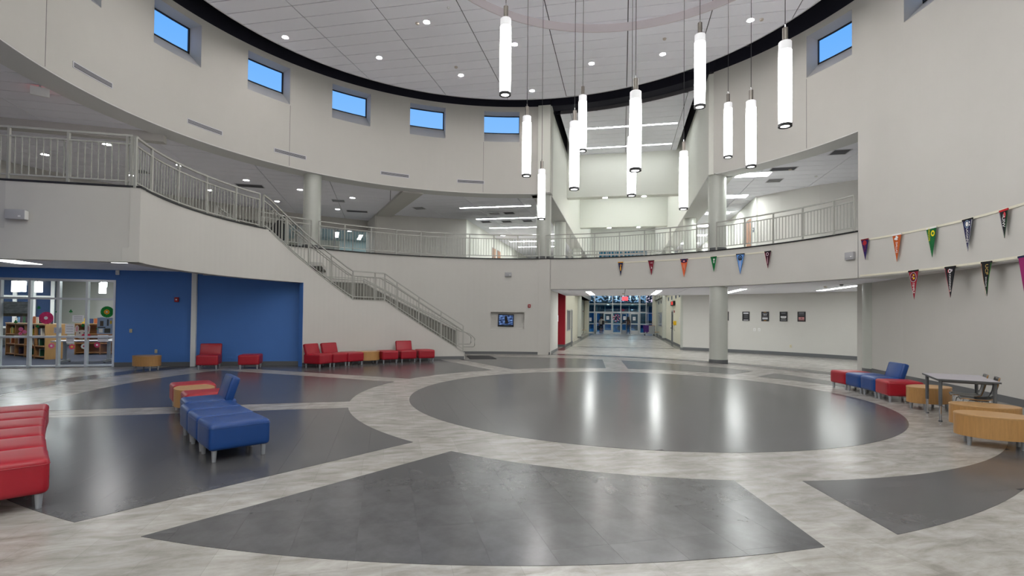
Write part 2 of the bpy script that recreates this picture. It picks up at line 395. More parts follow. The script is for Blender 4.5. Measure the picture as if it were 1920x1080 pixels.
for a, b in wins:
    lo = 7.17 if b < 77.7 else 2.9
    dw.arc(RD, RD+.6, a, b, lo, 9.48); dw.arc(RD, RD+.6, a, b, 10.83, ZT)
struct(dw.build('wall_drum', WALL))
dk = MB(); dk.arc(RD, RD+.6, -135, 135, ZT, 12.6, 3); struct(dk.build('wall_plenum', BLACKP))
for i, (a, b) in enumerate(wins):
    n_ = MB()                                        # sloping sill and splayed jambs
    m = 8
    vs = []; fs = []
    for k in range(m+1):
        th = a+(b-a)*k/m; vs += [P(RD+.003, th, 9.482), P(RD+.56, th, 10.03), P(RD+.56, th, 9.482)]
    for k in range(m): q = 3*k; fs += [(q, q+3, q+4, q+1)]
    n_.add(vs, fs)
    wn = struct(n_.build('window_%d' % (i+1), REVEAL))
    f = MB(); f.m = 0
    f.arc(RD+.52, RD+.57, a, b, 10.03, 10.055, 3); f.arc(RD+.52, RD+.57, a, b, 10.795, 10.83, 3); f.arc(RD+.52, RD+.57, a, a+.12, 10.0, 10.83); f.arc(RD+.52, RD+.57, b-.22, b, 10.0, 10.83)
    f.build('window_frame', BLACK, wn)
    MB().arc(RD+.53, RD+.545, a+.2, b-.25, 10.07, 10.8, 3).build('pane', WGLASS, wn)
for i, th in enumerate((-96.6, -51.4, -6.3, 67.9)):
    struct(MB().arc(RD-.003, RD+.002, th-.03, th+.03, 7.19 if th < 77 else 2.9, 9.45).build('trim_%d' % (i+1), GRID))
for i, th in enumerate((10.45, 48.4, 77.75)):
    struct(MB().arc(RD-.0045, RD+.002, th-.03, th+.03, 2.9, 4.2).build('trim_%d' % (i+11), GRID))
# roof above the plenum
rf = MB(); rf.prism([tuple(P(11.4, t)[:2]) for t in range(0, 360, 6)], 12.5, 12.8); rf.prism([tuple(ST(s, t)[:2]) for s, t in ((-1.5, 7), (7.6, 5), (7.6, 43), (-1.5, 43))], 12.5, 12.8)
rf.box(-11, 11, -9, 4, 12.5, 12.8)
struct(rf.build('ceiling_plenum', BLACKP))
for k, t in enumerate((5.2, 6.8, 8.6, 10.2)):          # bar joists in the dark gap
    j = MB(); a = ST(-1.2, t+2, 11.9); b = ST(7.2, t+2, 11.9); j.sweep([a, b], .07, .07); j.sweep([a-Vector((0, 0, .5)), b-Vector((0, 0, .5))], .07, .07)
    n = 14
    for q in range(n):
        u0 = a.lerp(b, q/n); u1 = a.lerp(b, (q+.5)/n); u2 = a.lerp(b, (q+1)/n); d = Vector((0, 0, .5)); j.tube([u0, u1-d], .02, 4); j.tube([u1-d, u2], .02, 4)
    o = j.build('roof_joist', plain('joist_paint', (.018, .018, .035))); o['kind'] = 'structure'

# ---- round ceiling with its raised circular coffer
CX, CY, CR = 2.45, 11.55, 5.2
cl_ = MB(); cl_.arc(9.255, 9.27, 0, 360, ZC-.02, ZC+.14, 3)
cl_ = struct(cl_.build('ceiling', plain('edge_trim', rgb(200, 200, 202))))
def discs(z, polys, name, m, parent):
    g = MB()
    for q in polys: g.add([(p[0], p[1], z) for p in q], [tuple(range(len(q)))])
    return g.build(name, m, parent)
b_ = (OX-9.4, OX+9.4, OY-9.4, OY+9.4)
cA = lambda p: clip_circle(clip_circle([p], OX, OY, 9.25, True), CX, CY, CR, False)
cB = lambda p: clip_circle([p], CX, CY, CR, True)
pa = []; pb = []
for c in grid_cells(b_): pa += cA(c)
for c in grid_cells((CX-5.3, CX+5.3, CY-5.3, CY+5.3)): pb += cB(c)
discs(ZC+.03, pa, 'backing', GRID, cl_); discs(ZC+.28, pb, 'backing', GRID, cl_)
u_off = OX*VX+OY*VY+.5; v_off = OX*UX+OY*UY+2.49
tiles(cl_, TILE, PH, 2.467, .61, (u_off, v_off), ZC+.025, ZC, cA, b_, .016, stagger=False, limit=290)
tiles(cl_, TILE, PH, 2.467, .61, (u_off, v_off), ZC+.275, ZC+.25, cB, (CX-5.2, CX+5.2, CY-5.2, CY+5.2), .016, stagger=False, limit=150)
g = MB(); g.lathe([(CR+.03, ZC+.26), (CR+.03, ZC-.004), (CR-.012, ZC-.004), (CR-.012, ZC+.26)], 96, (CX, CY), open_=True); g.build('coffer_ring', plain('coffer_paint', rgb(214, 206, 210)), cl_, smooth=True)

# ---- atrium over the corridor
atr = MB()
def wall_st(mb, s0, s1, t0, t1, z0, z1): return st_box(mb, s0, s1, t0, t1, z0, z1)
wall_st(atr, -.85, -.3, 10.25, 42, 7.17, ZT); struct(atr.build('wall_atrium_left', WALLW))
atr = MB(); atr.prism([tuple(ST(6.05, 8.5)[:2]), tuple(ST(6.6, 8.3)[:2]), tuple(ST(6.6, 42)[:2]), tuple(ST(6.05, 42)[:2])], 7.17, ZT); struct(atr.build('wall_atrium_right', WALLW))
dk2 = MB(); wall_st(dk2, -.85, -.3, 10.25, 42, ZT, 12.5); wall_st(dk2, 6.05, 6.6, 8.3, 42, ZT, 12.5); struct(dk2.build('wall_atrium_plenum', BLACKP))
bm1 = MB(); wall_st(bm1, -.3, 6.05, 17.3, 17.9, 8.5, 12.5); struct(bm1.build('wall_beam_near', WALLW))
bm1 = MB(); wall_st(bm1, -.3, 6.05, 27.0, 27.6, 8.4, 12.5); struct(bm1.build('wall_beam_far', WALLW))
def clip_st(p, s0, s1, t0, t1):
    a = ST(s0, t0); b = ST(s1, t1); p = clip_half(p, a.x, a.y, VX, VY)
    if len(p) > 2: p = clip_half(p, b.x, b.y, -VX, -VY)
    if len(p) > 2: p = clip_half(p, a.x, a.y, UX, UY)
    if len(p) > 2: p = clip_half(p, b.x, b.y, -UX, -UY)
    return p
def strip_ceiling(name, s0, s1, t0, t1, z, extra=None, limit=120, w_=2.467, l_=.61, az=PH, m=TILE, clipf=None, bounds=None, off=None):
    cf = clipf or (lambda p: (lambda q: (extra(q) if extra else [q]) if len(q) > 2 else [])(clip_st(p, s0, s1, t0, t1)))
    if bounds is None:
        cs = [ST(s, t) for s in (s0, s1) for t in (t0, t1)]; bounds = (min(c.x for c in cs), max(c.x for c in cs), min(c.y for c in cs), max(c.y for c in cs))
    pa = []
    for c in grid_cells(bounds, 2.0): pa += cf(c)
    g = MB()
    for q in pa: g.prism(q, z+.03, z+.2)
    o = struct(g.build(name, GRID)); tiles(o, m, az, w_, l_, off or (u_off, v_off), z+.03, z, cf, bounds, .012, stagger=False, limit=limit)
    return o
strip_ceiling('ceiling_atrium', .03, 5.72, 8, 17.3, ZC, extra=lambda q: clip_circle([q], OX, OY, 11.15, False))
strip_ceiling('ceiling_atrium_middle', -.3, 6.05, 17.9, 27, ZC, limit=20)
strip_ceiling('ceiling_atrium_far', -.3, 6.05, 27.6, 41.7, ZC, limit=20)

# ---- upper floor slab, its edge and the ground floor ceilings
sl = MB(); sl.arc(RD+.03, 20, -103, 10.5, 3.35, FL2, 3); 
sl.arc(7.8, RD+.03, -106, -68, 3.3, FL2, 3)
sl.arc(RD+.03, 13.0, 10.5, 77.75, 3.35, FL2, 3)
sl.arc(13.0, 24, 32, 77.75, 3.35, FL2, 3)
wall_st(sl, -.3, 6.05, 11.5, 16.3, 3.35, FL2)
wall_st(sl, -8, -.3, 12, 42, 3.35, FL2); wall_st(sl, 6.05, 14, 12, 42, 3.35, FL2)
struct(sl.build('floor_upper', plain('upper_floor', rgb(186, 184, 180), .5)))
fa = MB(); fa.arc(RD-.02, RD+.3, 10.5, 77.75, 2.9, FL2-.03); struct(fa.build('wall_gallery', WALL))
fe = MB(); fe.arc(RD-.05, RD+.3, -60, 77.75, FL2-.03, FL2+.012); fe.arc(7.68, 7.9, -107, -69, FL2-.03, FL2+.008); fe.wall(P(7.68, -107.1), P(14.6, -105.0), -.2, FL2-.03, FL2+.011)
struct(fe.build('trim_21', BLACK))
# left: solid curved wall behind the stair
lw = MB()
lw.arc(RD, RD+.4, -62, -4.1, 0, FL2-.03); lw.arc(RD, RD+.4, 4.15, 10.5, 0, FL2-.03); lw.arc(RD, RD+.4, -4.1, 4.15, 0, 1.1); lw.arc(RD, RD+.4, -4.1, 4.15, 1.87, FL2-.03)
lw.arc(RD+.28, RD+.4, -4.1, 4.15, 1.1, 1.87)
struct(lw.build('wall_back', WALL))
bb = MB(); bb.arc(RD-.012, RD, -12, 10.5, 0, .12); 
struct(bb.build('baseboard_back', BASE))
# end wall beside the corridor mouth
ew = MB(); wall_st(ew, -.8, -.3, 10.35, 13.6, 0, FL2); struct(ew.build('wall_corridor_mouth', WALL))
bb = MB(); wall_st(bb, -.3, -.285, 10.25, 13.6, 0, .12); wall_st(bb, -.8, -.285, 13.6, 13.615, 0, .12); struct(bb.build('baseboard_corridor_mouth', BASE))

# ---- landing front and the curved stair wall (r 7.75 / 7.7)
RS = 7.7
STA = [(-107, 4.22), (-68.6, 4.22), (-67.7, 4.16), (-44.4, 2.2), (-35.3, 2.19), (-12.2, .23)]
def stz(th):
    for (a, za), (b, zb) in zip(STA, STA[1:]):
        if a <= th <= b: return za+(zb-za)*(th-a)/(b-a)
    return STA[-1][1]
sw = MB()
for (a, za), (b, zb) in zip(STA, STA[1:]):
    for (c, d) in ([(a, b)] if not (a < -58.25 < b) else [(a, -58.25), (-58.25, b)]):
        lo = 2.71 if d <= -58.25 else 0
        sw.arc(RS, RS+.18, c, d, lo, stz(c), 1.5, z1b=stz(d))
struct(sw.build('wall_stair', WALL))
bb = MB(); bb.arc(RS-.013, RS, -58.25, -12.2, 0, .12); struct(bb.build('baseboard_stair', BASE))
cp = MB()                                              # painted cap along the stringer
for (a, za), (b, zb) in zip(STA[2:], STA[3:]): cp.arc(RS-.015, RS+.2, a, b, za, za+.03, 1.5, z0b=zb, z1b=zb+.03)
cp.arc(RS-.015, RS+.2, -12.35, -12.1, 0, .26)
struct(cp.build('trim_22', RAILM))
# landing soffit + left fascia
sf = MB(); sf.arc(RS+.18, RS+.3, -107, -57, 2.71, 3.0, 2); sf.wall(P(RS, -107), P(14.6, -104.95), -.22, 2.71, FL2-.03)
struct(sf.build('wall_landing', WALL))
# stair treads
stp = empty('staircase', P(RS, -12.2, 0)); stp['kind'] = 'structure'; oo = stp.location
def flight(t0, z0, t1, z1, n):
    for i in range(n):
        a = t0+(t1-t0)*i/n; b = t0+(t1-t0)*(i+1)/n; z = z0+(z1-z0)*(i+1)/n
        MB().arc(RS+.18, RD-.02, b, a, max(0, z-.45), z, 3).build('step', plain('stair_tread', rgb(120, 120, 118), .6), stp, org=oo)
flight(-12.6, 0, -35.3, 1.98, 12); flight(-44.4, 1.98, -67.7, 4.05, 12)
MB().arc(RS+.18, RD-.02, -44.4, -35.3, 1.6, 1.98).build('landing', plain('stair_tread', rgb(120, 120, 118)), stp, org=oo)
MB().arc(RS+.16, RD-.02, -68.5, -67, 2.9, FL2).build('landing', WALL, stp, org=oo)

# ---- blue wall and library window wall
W0 = Vector((-12.33, 16.19)); W1 = Vector((-19.2, 14.26)); WC = Vector((-10.1, 16.62)); WE = Vector((-6.93, 17.30))
bw = MB(); bw.wall(W0, WC, .3, 0, 3.3); bw.wall(WC, WE, .3, 0, 3.3); bw.wall(W1, W0, .3, 2.69, 3.3)
bw.arc(RS+.004, RS+.19, -58.32, -58.25, 0, 2.71); bw.wall(WE, Vector((-6.6, 17.37)), .3, 0, 3.0)
struct(bw.build('wall_blue', BLUEW))
bb = MB(); bb.wall(W0, WC, -.014, 0, .14); bb.wall(WC, WE, -.014, 0, .14); struct(bb.build('baseboard_blue', BASE))
d = (WE-WC).normalized(); p0 = WC-d*.07
pl = MB(); pl.wall(p0, WC+d*.07, -.10, 0, 3.0); struct(pl.build('trim_23', plain('white_post', rgb(226, 228, 226), .5)))
# ground floor ceiling of the library front
def clipLib(p):
    q = clip_circle([p], OX, OY, RS+.1, False); out = []
    for k in q: 
        k = clip_half(k, W0.x, W0.y, .2, -.98)
        if len(k) > 2: k = clip_half(k, -7.63, 10.75, .22, .976)
        if len(k) > 2: out.append(k)
    return out
strip_ceiling('ceiling_library_front', 0, 0, 0, 0, 3.0, clipf=clipLib, bounds=(-20, -6, 9.5, 17), az=R_(-13.6), limit=60, off=(.1, .2))
# ground floor ceiling right and corridor
def clipR(p): 
    q = clip_circle(clip_circle([p], OX, OY, RD+.25, False), OX, OY, 17.25, True); out = []
    for k in q:
        a = ST(-.3, 0); k = clip_half(k, a.x, a.y, VX, VY)
        a = ST(0, 17.4)
        if len(k) > 2: k = clip_half(k, a.x, a.y, -UX, -UY)
        if len(k) > 2: k = clip_half(k, 9, 14.9, -.1, 1)
        if len(k) > 2: out.append(k)
    return out
strip_ceiling('ceiling_gallery', 0, 0, 0, 0, 2.88, clipf=clipR, bounds=(1, 19, 12, 31), limit=140, off=(u_off, v_off))
# ground floor right: curved back wall, low wall under the drum
gw = MB(); gw.arc(17.2, 17.5, 32.2, 78, 0, 3.3, 2); struct(gw.build('wall_gallery_back', WALL))
bb = MB(); bb.arc(17.185, 17.2, 32.2, 78, 0, .16, 2); struct(bb.build('baseboard_gallery_back', BASE))
rp = [(11.62, 17.3), (11.04, 14.75), (10.70, 12.8), (10.38, 11.38), (10.08, 10.21), (9.35, 8.2), (8.0, 5.9)]
rw = MB()
for a, b in zip(rp, rp[1:]): rw.wall(Vector(b), Vector(a), -.3, 0, 3.0)
struct(rw.build('wall_right', WALL))
bb = MB()
for a, b in zip(rp, rp[1:]): bb.wall(Vector(b), Vector(a), .014, 0, .15)
struct(bb.build('baseboard_right', BASE))
rw = MB(); rw.arc(RD+.02, 12.2, 77.75, 135, 2.89, 2.98, 3); struct(rw.build('ceiling_right_soffit', SOFF))
MBx = MB().wall(Vector(rp[0]), Vector((16.5, 18.6)), .2, 0, 3.0); struct(MBx.build('wall_gallery_end', WALL))

# ---- corridor on the ground floor
cw = MB(); wall_st(cw, -4, -.3, 16.9, 17.2, 0, 3.35); struct(cw.build('wall_red', REDW))
bb = MB(); wall_st(bb, -4, -.29, 16.885, 16.9, 0, .12); wall_st(bb, -.3, -.285, 16.9, 21.6, 0, .12); struct(bb.build('baseboard_corridor_left', BASE))
cw = MB(); wall_st(cw, -.6, -.3, 17.2, 18.0, 0, 4.2); wall_st(cw, -.6, -.3, 18, 19.9, 0, .85); wall_st(cw, -.6, -.3, 18, 19.9, 2.1, 4.2); wall_st(cw, -.6, -.3, 19.9, 20.4, 0, 4.2); wall_st(cw, -.6, -.3, 20.4, 21.3, 2.15, 4.2); wall_st(cw, -.6, -.3, 21.3, 23.0, 0, 4.2)
wall_st(cw, -1.0, -.6, 17.2, 29.3, 0, 4.2); wall_st(cw, -1.3, -.95, 29.2, 41.7, 0, 3.35); wall_st(cw, -4, -1.0, 29.2, 29.5, 0, 4.2)
wall_st(cw, -.95, -.32, 29.2, 41.7, 3.35, 4.3); wall_st(cw, -.95, -.32, 17.3, 29.2, 3.9, 4.3); wall_st(cw, -.9, -.45, 40.9, 41.7, 0, 4.2)
struct(cw.build('wall_corridor_left', BLOCK))
cw = MB(); wall_st(cw, 6.15, 6.5, 16.6, 41.9, 0, 4.3); wall_st(cw, 6.0, 6.5, 29.5, 41.7, 3.35, 4.3); wall_st(cw, 5.8, 6.6, 40.9, 41.7, 0, 4.2)
struct(cw.build('wall_corridor_right', BLOCK))
bb = MB(); wall_st(bb, 6.135, 6.15, 16.3, 41, 0, .12); struct(bb.build('baseboard_corridor_right', BASE))
# end wall above the entrance, clerestory
cw = MB(); wall_st(cw, -1, 7, 41.7, 42, 4.45, 6.1); wall_st(cw, -1, .5, 41.7, 42, 6.1, 8.4); wall_st(cw, 5.3, 7, 41.7, 42, 6.1, 8.4); wall_st(cw, -1, 7, 41.7, 42, 8.4, 12.5)
wall_st(cw, -12, -.9, 41.7, 42, 0, 12.5); wall_st(cw, 6.6, 16, 41.7, 42, 0, 12.5)
struct(cw.build('wall_end', WALLW))
win = MB()
for k in range(12): wall_st(win, .5+k*.4-.02, .5+k*.4+.02, 41.6, 41.68, 6.1, 8.4)
for z in (6.1, 7.55, 8.0, 8.37): wall_st(win, .5, 5.3, 41.6, 41.68, z, z+.04)
wn = struct(win.build('window_21', ALU))
for k in range(12): wall_st(MB(), .52+k*.4, .88+k*.4, 41.72, 41.74, 6.1, 8.37).build('pane', TEAL, wn)
# ---- upper floor walls and ceilings
uw = MB(); uw.arc(17.15, 17.45, -25, -8.2, FL2, 7.3, 2); struct(uw.build('wall_upper_back', WALL))
uw = MB(); wall_st(uw, -6.2, -5.9, 16.1, 42, FL2, 7.3); struct(uw.build('wall_upper_left_corridor', WALLW))
uw = MB(); uw.prism([tuple(P(11.0, -25)[:2]), tuple(P(11.0, -20.2)[:2]), tuple(P(17.2, -22.3)[:2]), tuple(P(20, -22.9)[:2]), tuple(P(20, -25)[:2])], 7.08, 7.3)
uw.prism([tuple(P(17.2, -25.2)[:2]), tuple(P(17.2, -22.3)[:2]), tuple(P(20, -22.9)[:2]), tuple(P(20, -25.2)[:2])], FL2, 7.1)
struct(uw.build('wall_radial', WALL))
uw = MB(); uw.arc(19.5, 19.8, -46, -25, 6.55, 7.3, 2); uw.arc(19.5, 19.8, -112, -46, FL2, 7.3, 3); uw.arc(19.5, 19.8, -36.5, -34.6, FL2, 6.6); struct(uw.build('wall_upper_left', plain('upper_left_paint', rgb(186, 184, 178))))
uw = MB(); p, q = Vector((-10.8, 16.15)), Vector((-15.6, 14.72)); uw.wall(p, q, .3, 6.92, 7.3); uw.wall(q, q+(q-p), .3, 6.92, 7.3); struct(uw.build('trim_24', WALL))
uw = MB(); pr = [(11.05, 23.45), (11.6, 22.58), (12.57, 21.31), (13.58, 20.46), (14.6, 19.4), (15.4, 18.2), (15.8, 16.0)]
for a, b in zip(pr, pr[1:]): uw.wall(Vector(a), Vector(b), .3, FL2, 7.3)
struct(uw.build('wall_upper_right', WALL))
uw = MB(); wall_st(uw, 8.73, 9.0, 12.75, 42, FL2, 7.3); struct(uw.build('wall_upper_right_corridor', WALLW))
so = MB(); so.arc(RD+.005, 11.2, -135, 10.2, 7.14, 7.172, 2); so.arc(RD+.005, 11.2, 48.9, 77.75, 7.14, 7.172, 2); struct(so.build('ceiling_drum_soffit', SOFF))
so = MB(); wall_st(so, -1.2, -.305, 10.6, 42, 7.14, 7.172); wall_st(so, 6.055, 7.0, 8.7, 42, 7.14, 7.172); struct(so.build('ceiling_atrium_soffit', SOFF))
def clipUL(p):
    q = clip_circle(clip_circle([p], OX, OY, 11.2, False), OX, OY, 19.5, True); out = []; a = P(11, -23)
    for k in q:
        k = clip_half(k, a.x, a.y, -math.cos(R_(-23)), math.sin(R_(-23)))
        if len(k) > 2: out.append(k)
    return out
strip_ceiling('ceiling_upper_left', 0, 0, 0, 0, 7.2, clipf=clipUL, bounds=(-20.5, -4, 2, 31.5), az=R_(-13.6), limit=290, off=(-2.33, .3))
def clipUM(p):
    p = clip_st(p, -6.0, -1.0, 0, 41.7)
    if len(p) < 3: return []
    a = P(11, -23); p = clip_half(p, a.x, a.y, math.cos(R_(-23)), -math.sin(R_(-23)))
    return clip_circle([p], OX, OY, 11.2, False) if len(p) > 2 else []
def clipUM2(p):
    a = P(11, -23); p = clip_half(p, a.x, a.y, math.cos(R_(-23)), -math.sin(R_(-23)))
    if len(p) < 3: return []
    a = ST(-1.0, 0); p = clip_half(p, a.x, a.y, -VX, -VY)
    if len(p) < 3: return []
    return clip_circle([p], OX, OY, 11.2, False)
strip_ceiling('ceiling_upper_middle', 0, 0, 0, 0, 7.2, clipf=clipUM2, bounds=(-9, 8, 22, 53), limit=150)
def clipUR(p):
    a = ST(6.9, 0); p = clip_half(p, a.x, a.y, VX, VY)
    if len(p) < 3: return []
    p = clip_half(p, 9, 14.7, -.1, 1)
    if len(p) < 3: return []
    return clip_circle([p], OX, OY, 11.2, False)
strip_ceiling('ceiling_upper_right', 0, 0, 0, 0, 7.2, clipf=clipUR, bounds=(7, 17, 13, 53), limit=150)
LWp = lambda u, v: (W0.x-.9626*u+.2708*v, W0.y-.2708*u-.9626*v)
# shells that close the building (out of sight)
sh = MB(); sh.arc(21, 21.3, -135, -82, -.2, 7.6, 5); sh.arc(21, 21.3, -82, -38.4, 3.36, 7.6, 5); sh.prism([tuple(p) for p in (LWp(-6, -.35), LWp(10, -.35), LWp(10, -13.8), LWp(-6, -13.8))], 3.37, 3.5); sh.prism([tuple(p) for p in (LWp(9.7, -.1), LWp(10, -.1), LWp(10, -13.8), LWp(9.7, -13.8))], 0, 3.4); sh.arc(20.2, 20.5, 50, 135, -.2, 7.6, 5)
sh.prism([tuple(P(11, a)[:2]) for a in range(-135, -20, 5)]+[tuple(P(21.3, a)[:2]) for a in range(-20, -136, -5)], 7.45, 7.6)
sh.prism([tuple(P(11, a)[:2]) for a in range(50, 136, 5)]+[tuple(P(20.4, a)[:2]) for a in range(135, 49, -5)], 7.45, 7.6)
wall_st(sh, -11, -.85, 11.2, 42, 7.45, 7.6); wall_st(sh, 6.6, 16, 9.2, 42, 7.45, 7.6); wall_st(sh, -11.3, -11, 16.6, 42, 0, 7.6); wall_st(sh, 16, 16.3, 6, 42, 0, 7.6)
struct(sh.build('wall_shell', WALL))
# hall behind the camera
bk = MB(); bk.wall(Vector((8.2, 6.3)), Vector((8.2, -8.8)), .3, 0, 12.5); bk.wall(Vector((-8.4, -8.8)), Vector((-8.4, 6.3)), .3, 0, 12.5); bk.box(-8.6, 8.5, -9, -8.7, 0, 12.5)
struct(bk.build('wall_behind', WALL))
bk = MB(); bk.box(-8.5, 8.5, -9, 3.6, 10.95, 11.05); struct(bk.build('ceiling_behind', TILE))
bk = MB(); bk.arc(RD, RD+.5, -135, -107, 0, 2.71, 3); bk.arc(RD+.1, RD+.5, -135, -128, 2.7, 7.3, 3); bk.arc(RD+.3, RD+.6, 118, 135, 0, 3.0, 3); struct(bk.build('wall_left_side', WALL))

# ---- columns
def column(s_t, z0, z1, label, r=.33, base=True):
    o = MB().lathe([(r, z0), (r, z1)], 40).build('column', COLM, smooth=True); o.location = (s_t[0], s_t[1], 0); tag(o, label, 'column', 'round columns')
    if base: MB().lathe([(r+.012, z0), (r+.012, z0+.13)], 40).build('column_base', BASE, o, smooth=True)
    return o
column(P(10.75, 48.7), 0, 2.9, 'round column on the ground floor between the pennant beam and the poster wall')
column(P(10.85, 48.1), FL2, 7.17, 'round upper floor column right of the corridor opening')
column((11.72, 16.85), 0, 2.9, 'round ground floor column at the end of the right wall beside the benches', r=.345)
column(P(10.85, 8.5), FL2, 7.17, 'round upper floor column left of the corridor opening')
column(P(10.85, -45.2), FL2, 7.17, 'round upper floor column behind the top of the stair')
column(ST(-.7, 17.5), FL2, 7.17, 'first round column along the upper left edge of the corridor opening')
column(ST(-.7, 29.4), FL2, 7.17, 'second round column along the upper left edge of the corridor opening')
column(ST(6.45, 17.5), FL2, 7.17, 'first round column along the upper right edge of the corridor opening')
column(ST(6.45, 29.4), FL2, 7.17, 'second round column along the upper right edge of the corridor opening')
column(ST(6.2, 16.45), 0, 3.35, 'round column where the corridor meets the poster wall')
column(ST(6.2, 29.3), 0, 4.2, 'round column halfway along the right corridor wall')
column(ST(-.65, 29.4), 0, 4.2, 'round column halfway along the left corridor wall')

# ================================================================== LIGHT FITTINGS
def light_disc(name, loc, r, label, group, mm=None):
    o = MB().lathe([(r+.02, -.012), (r+.02, .004), (r-.012, .004), (r-.012, -.012)], 28, open_=True).build(name, WHITE, smooth=True)
    o.location = loc; tag(o, label, 'ceiling light', group)
    MB().lathe([(r-.01, -.006), (r-.01, 0.0)], 28).build('lens', mm or DOWN_E, o); return o
dl = [(-3.23, 2.84, 'seventh'), (-5.74, 4.67, ''), (-3.26, 6.53, ''), (-.78, 4.68, ''), (1.7, 6.52, ''), (-.81, 8.39, ''), (4.18, 6.3, ''), (6.67, 4.64, '')]
dn = ['round downlight left of the leftmost pendant lamp, near the top of the picture', 'round downlight farthest left in the white ceiling disc', 'round downlight in the ceiling left of the leftmost pendant, above the middle windows',
      'round downlight just right of the leftmost pendant lamp', 'round ceiling downlight between the pendant cables near the centre', 'round downlight closest to the dark ceiling edge above the window row', 'round downlight right of the centre between two pendant cables', 'round downlight farthest right in the white ceiling disc']
for (s, t, _), lb in zip(dl, dn): light_disc('downlight', ST(s, t, ZC), .09, lb, 'downlights in the round ceiling')
for s, t in ((-5.7, .98), (-3.2, -.9), (-3.2, -4.5), (-5.7, -2.7), (-.8, -6.4), (1.7, -6), (4.2, -5.8), (6.65, 1), (6.65, -2.7), (-8.2, 2.8), (-8.2, -.9), (6.9, 3.0), (-.8, -8)):
    light_disc('downlight', ST(s, t, ZC), .09, 'round downlight in the near half of the ceiling disc, above the frame', 'downlights above the frame')
# pendants
pend = [(947, 32, 181), (987, 216, 333), (1015, 316, 414), (1076.5, 226, 358), (1092, 177, 286), (1191, 169, 323), (1184, 247, 370), (1281.5, 282, 395), (1312, 62, 204), (1365, 191, 298), (1408, 187, 316), (1472, 75, 240)]
plab = ['leftmost pendant, high, its cap near the top edge of the picture', 'second pendant from the left, hanging low before the right end of the window row', 'third from the left and smallest pendant, hanging lowest over the gallery rail', 'pendant in the left pair of the middle cluster, the lower one', 'slim pendant in the left pair of the middle cluster, the higher one', 'large pendant in the centre of the picture, in front of its twin', 'pendant half hidden behind the large central one, reaching lower', 'lone pendant right of centre, lowest in front of the right atrium wall', 'pendant high right of centre over the dark ceiling edge', 'small pendant first to the right of the atrium wall corner', 'medium pendant between the small one and the largest on the right', 'rightmost and largest pendant, high before the curved wall']
LT = 1.42
def pray(x, y, Y):
    d = rt*((x-960)/978.76)+up*(-(y-574.93)/978.76)+fw; t = Y/d.y; return Vector((0, 0, EYE))+d*t
for (x, y0, y1), lb in zip(pend, plab):
    Lp = y1-y0 - 3; Y = 978.76*LT/Lp; bt = pray(x, y1-2, Y)
    if x == 1184: Y = 12.3; bt = pray(x, y1-2, Y)
    o = empty('pendant_lamp', (bt.x, bt.y, bt.z)); tag(o, lb, 'pendant lamp', 'tube pendants in the rotunda')
    n = 28
    MB().lathe([(.098, .045), (.104, .35), (.104, 1.0), (.1, 1.27)], n, open_=True).build('glowing_tube', TUBE_E, o, smooth=True)
    MB().lathe([(.1, 1.27), (.1, LT-.01), (.09, LT), (.04, LT)], n).build('frosted_top', FROST, o, smooth=True)
    MB().lathe([(.098, 0), (.107, 0), (.107, .045), (.098, .045)], n, open_=True).build('end_ring', BLACK, o, smooth=True)
    MB().lathe([(.072, .012), (.072, .02)], n).build('lens', LIN_S, o)
    MB().lathe([(.072, .004), (.098, .004), (.098, .03), (.072, .03)], n, open_=True).build('end_ring', BLACK, o)
    MB().lathe([(.043, LT), (.043, LT+.23), (.012, LT+.235)], 20).build('cap', mat('pendant_cap_steel', (.22, .2, .18), .42, metal=1) if 'pendant_cap_steel' not in MATS else MATS['pendant_cap_steel'], o, smooth=True)
    MB().tube([(0, 0, LT+.2), (0, 0, ZC+.25-bt.z)], .006, 6).build('cable', BLACK, o)
    MB().tube([(0, 0, LT+.235), (0, 0, LT+.29)], .012, 8).build('cable_grip', CHROME, o)
# linear fittings
def lin(name, c, az, l_, w_, label, group, z):
    lm = LIN_S if 'front' in group and 'library' in group else LIN_B if ('upper' in group or 'hidden' in group) else LIN_E
    o = empty(name, (c[0], c[1], z), -az); tag(o, label, 'ceiling light', group)
    g = MB(); g.box(-w_/2-.02, w_/2+.02, -l_/2-.02, l_/2+.02, -.02, -.001); g.build('housing', WHITE, o)
    MB().box(-w_/2, w_/2, -l_/2, l_/2, -.026, -.02).build('lens', lm, o); return o
for ri, t in enumerate((13.1, 16.1)):
    for k in range(4): lin('linear_light', ST(1.05+k*1.235, t), PH+math.pi/2, 1.19, .13, 'slim linear light in the white atrium ceiling, %s row, %s from the left' % (('upper nearer', 'lower farther')[ri], ('first', 'second', 'third', 'fourth')[k]), 'linear lights in the atrium ceiling', ZC)
for t in (19.5, 22.3, 25, 30, 33, 36, 39):  # unseen lamps added to brighten the bays behind the atrium beams
    for k in range(2): lin('linear_light', ST(1.7+k*2.4, t), PH+math.pi/2, 1.8, .18, 'added linear fill light hidden above the atrium beams, %s of the row %.0f metres down the corridor' % (('left', 'right')[k], t), 'hidden linear lights over the corridor', ZC)
nth = ['first', 'second', 'third', 'fourth', 'fifth', 'sixth', 'seventh', 'eighth', 'ninth']
for ri, t in enumerate((12.95, 16.05, 19.1, 22.1, 25.1, 28.1)):
    for k in range(3): lin('linear_light', ST(-4.7+k*1.24, t), PH+math.pi/2, 1.19, .14, 'linear light over the upper left corridor, %s row back, %s from the left' % (nth[ri], nth[k]), 'linear lights over the upper left corridor', 7.2)
for ri, t in enumerate((8.8, 12.5, 16.3, 20.1, 23.9, 27.7)):
    lin('troffer_light', ST(7.7, t), PH+math.pi/2, 1.19, .58, 'bright troffer over the upper right corridor, %s one back' % nth[ri], 'troffers over the upper right corridor', 7.2)
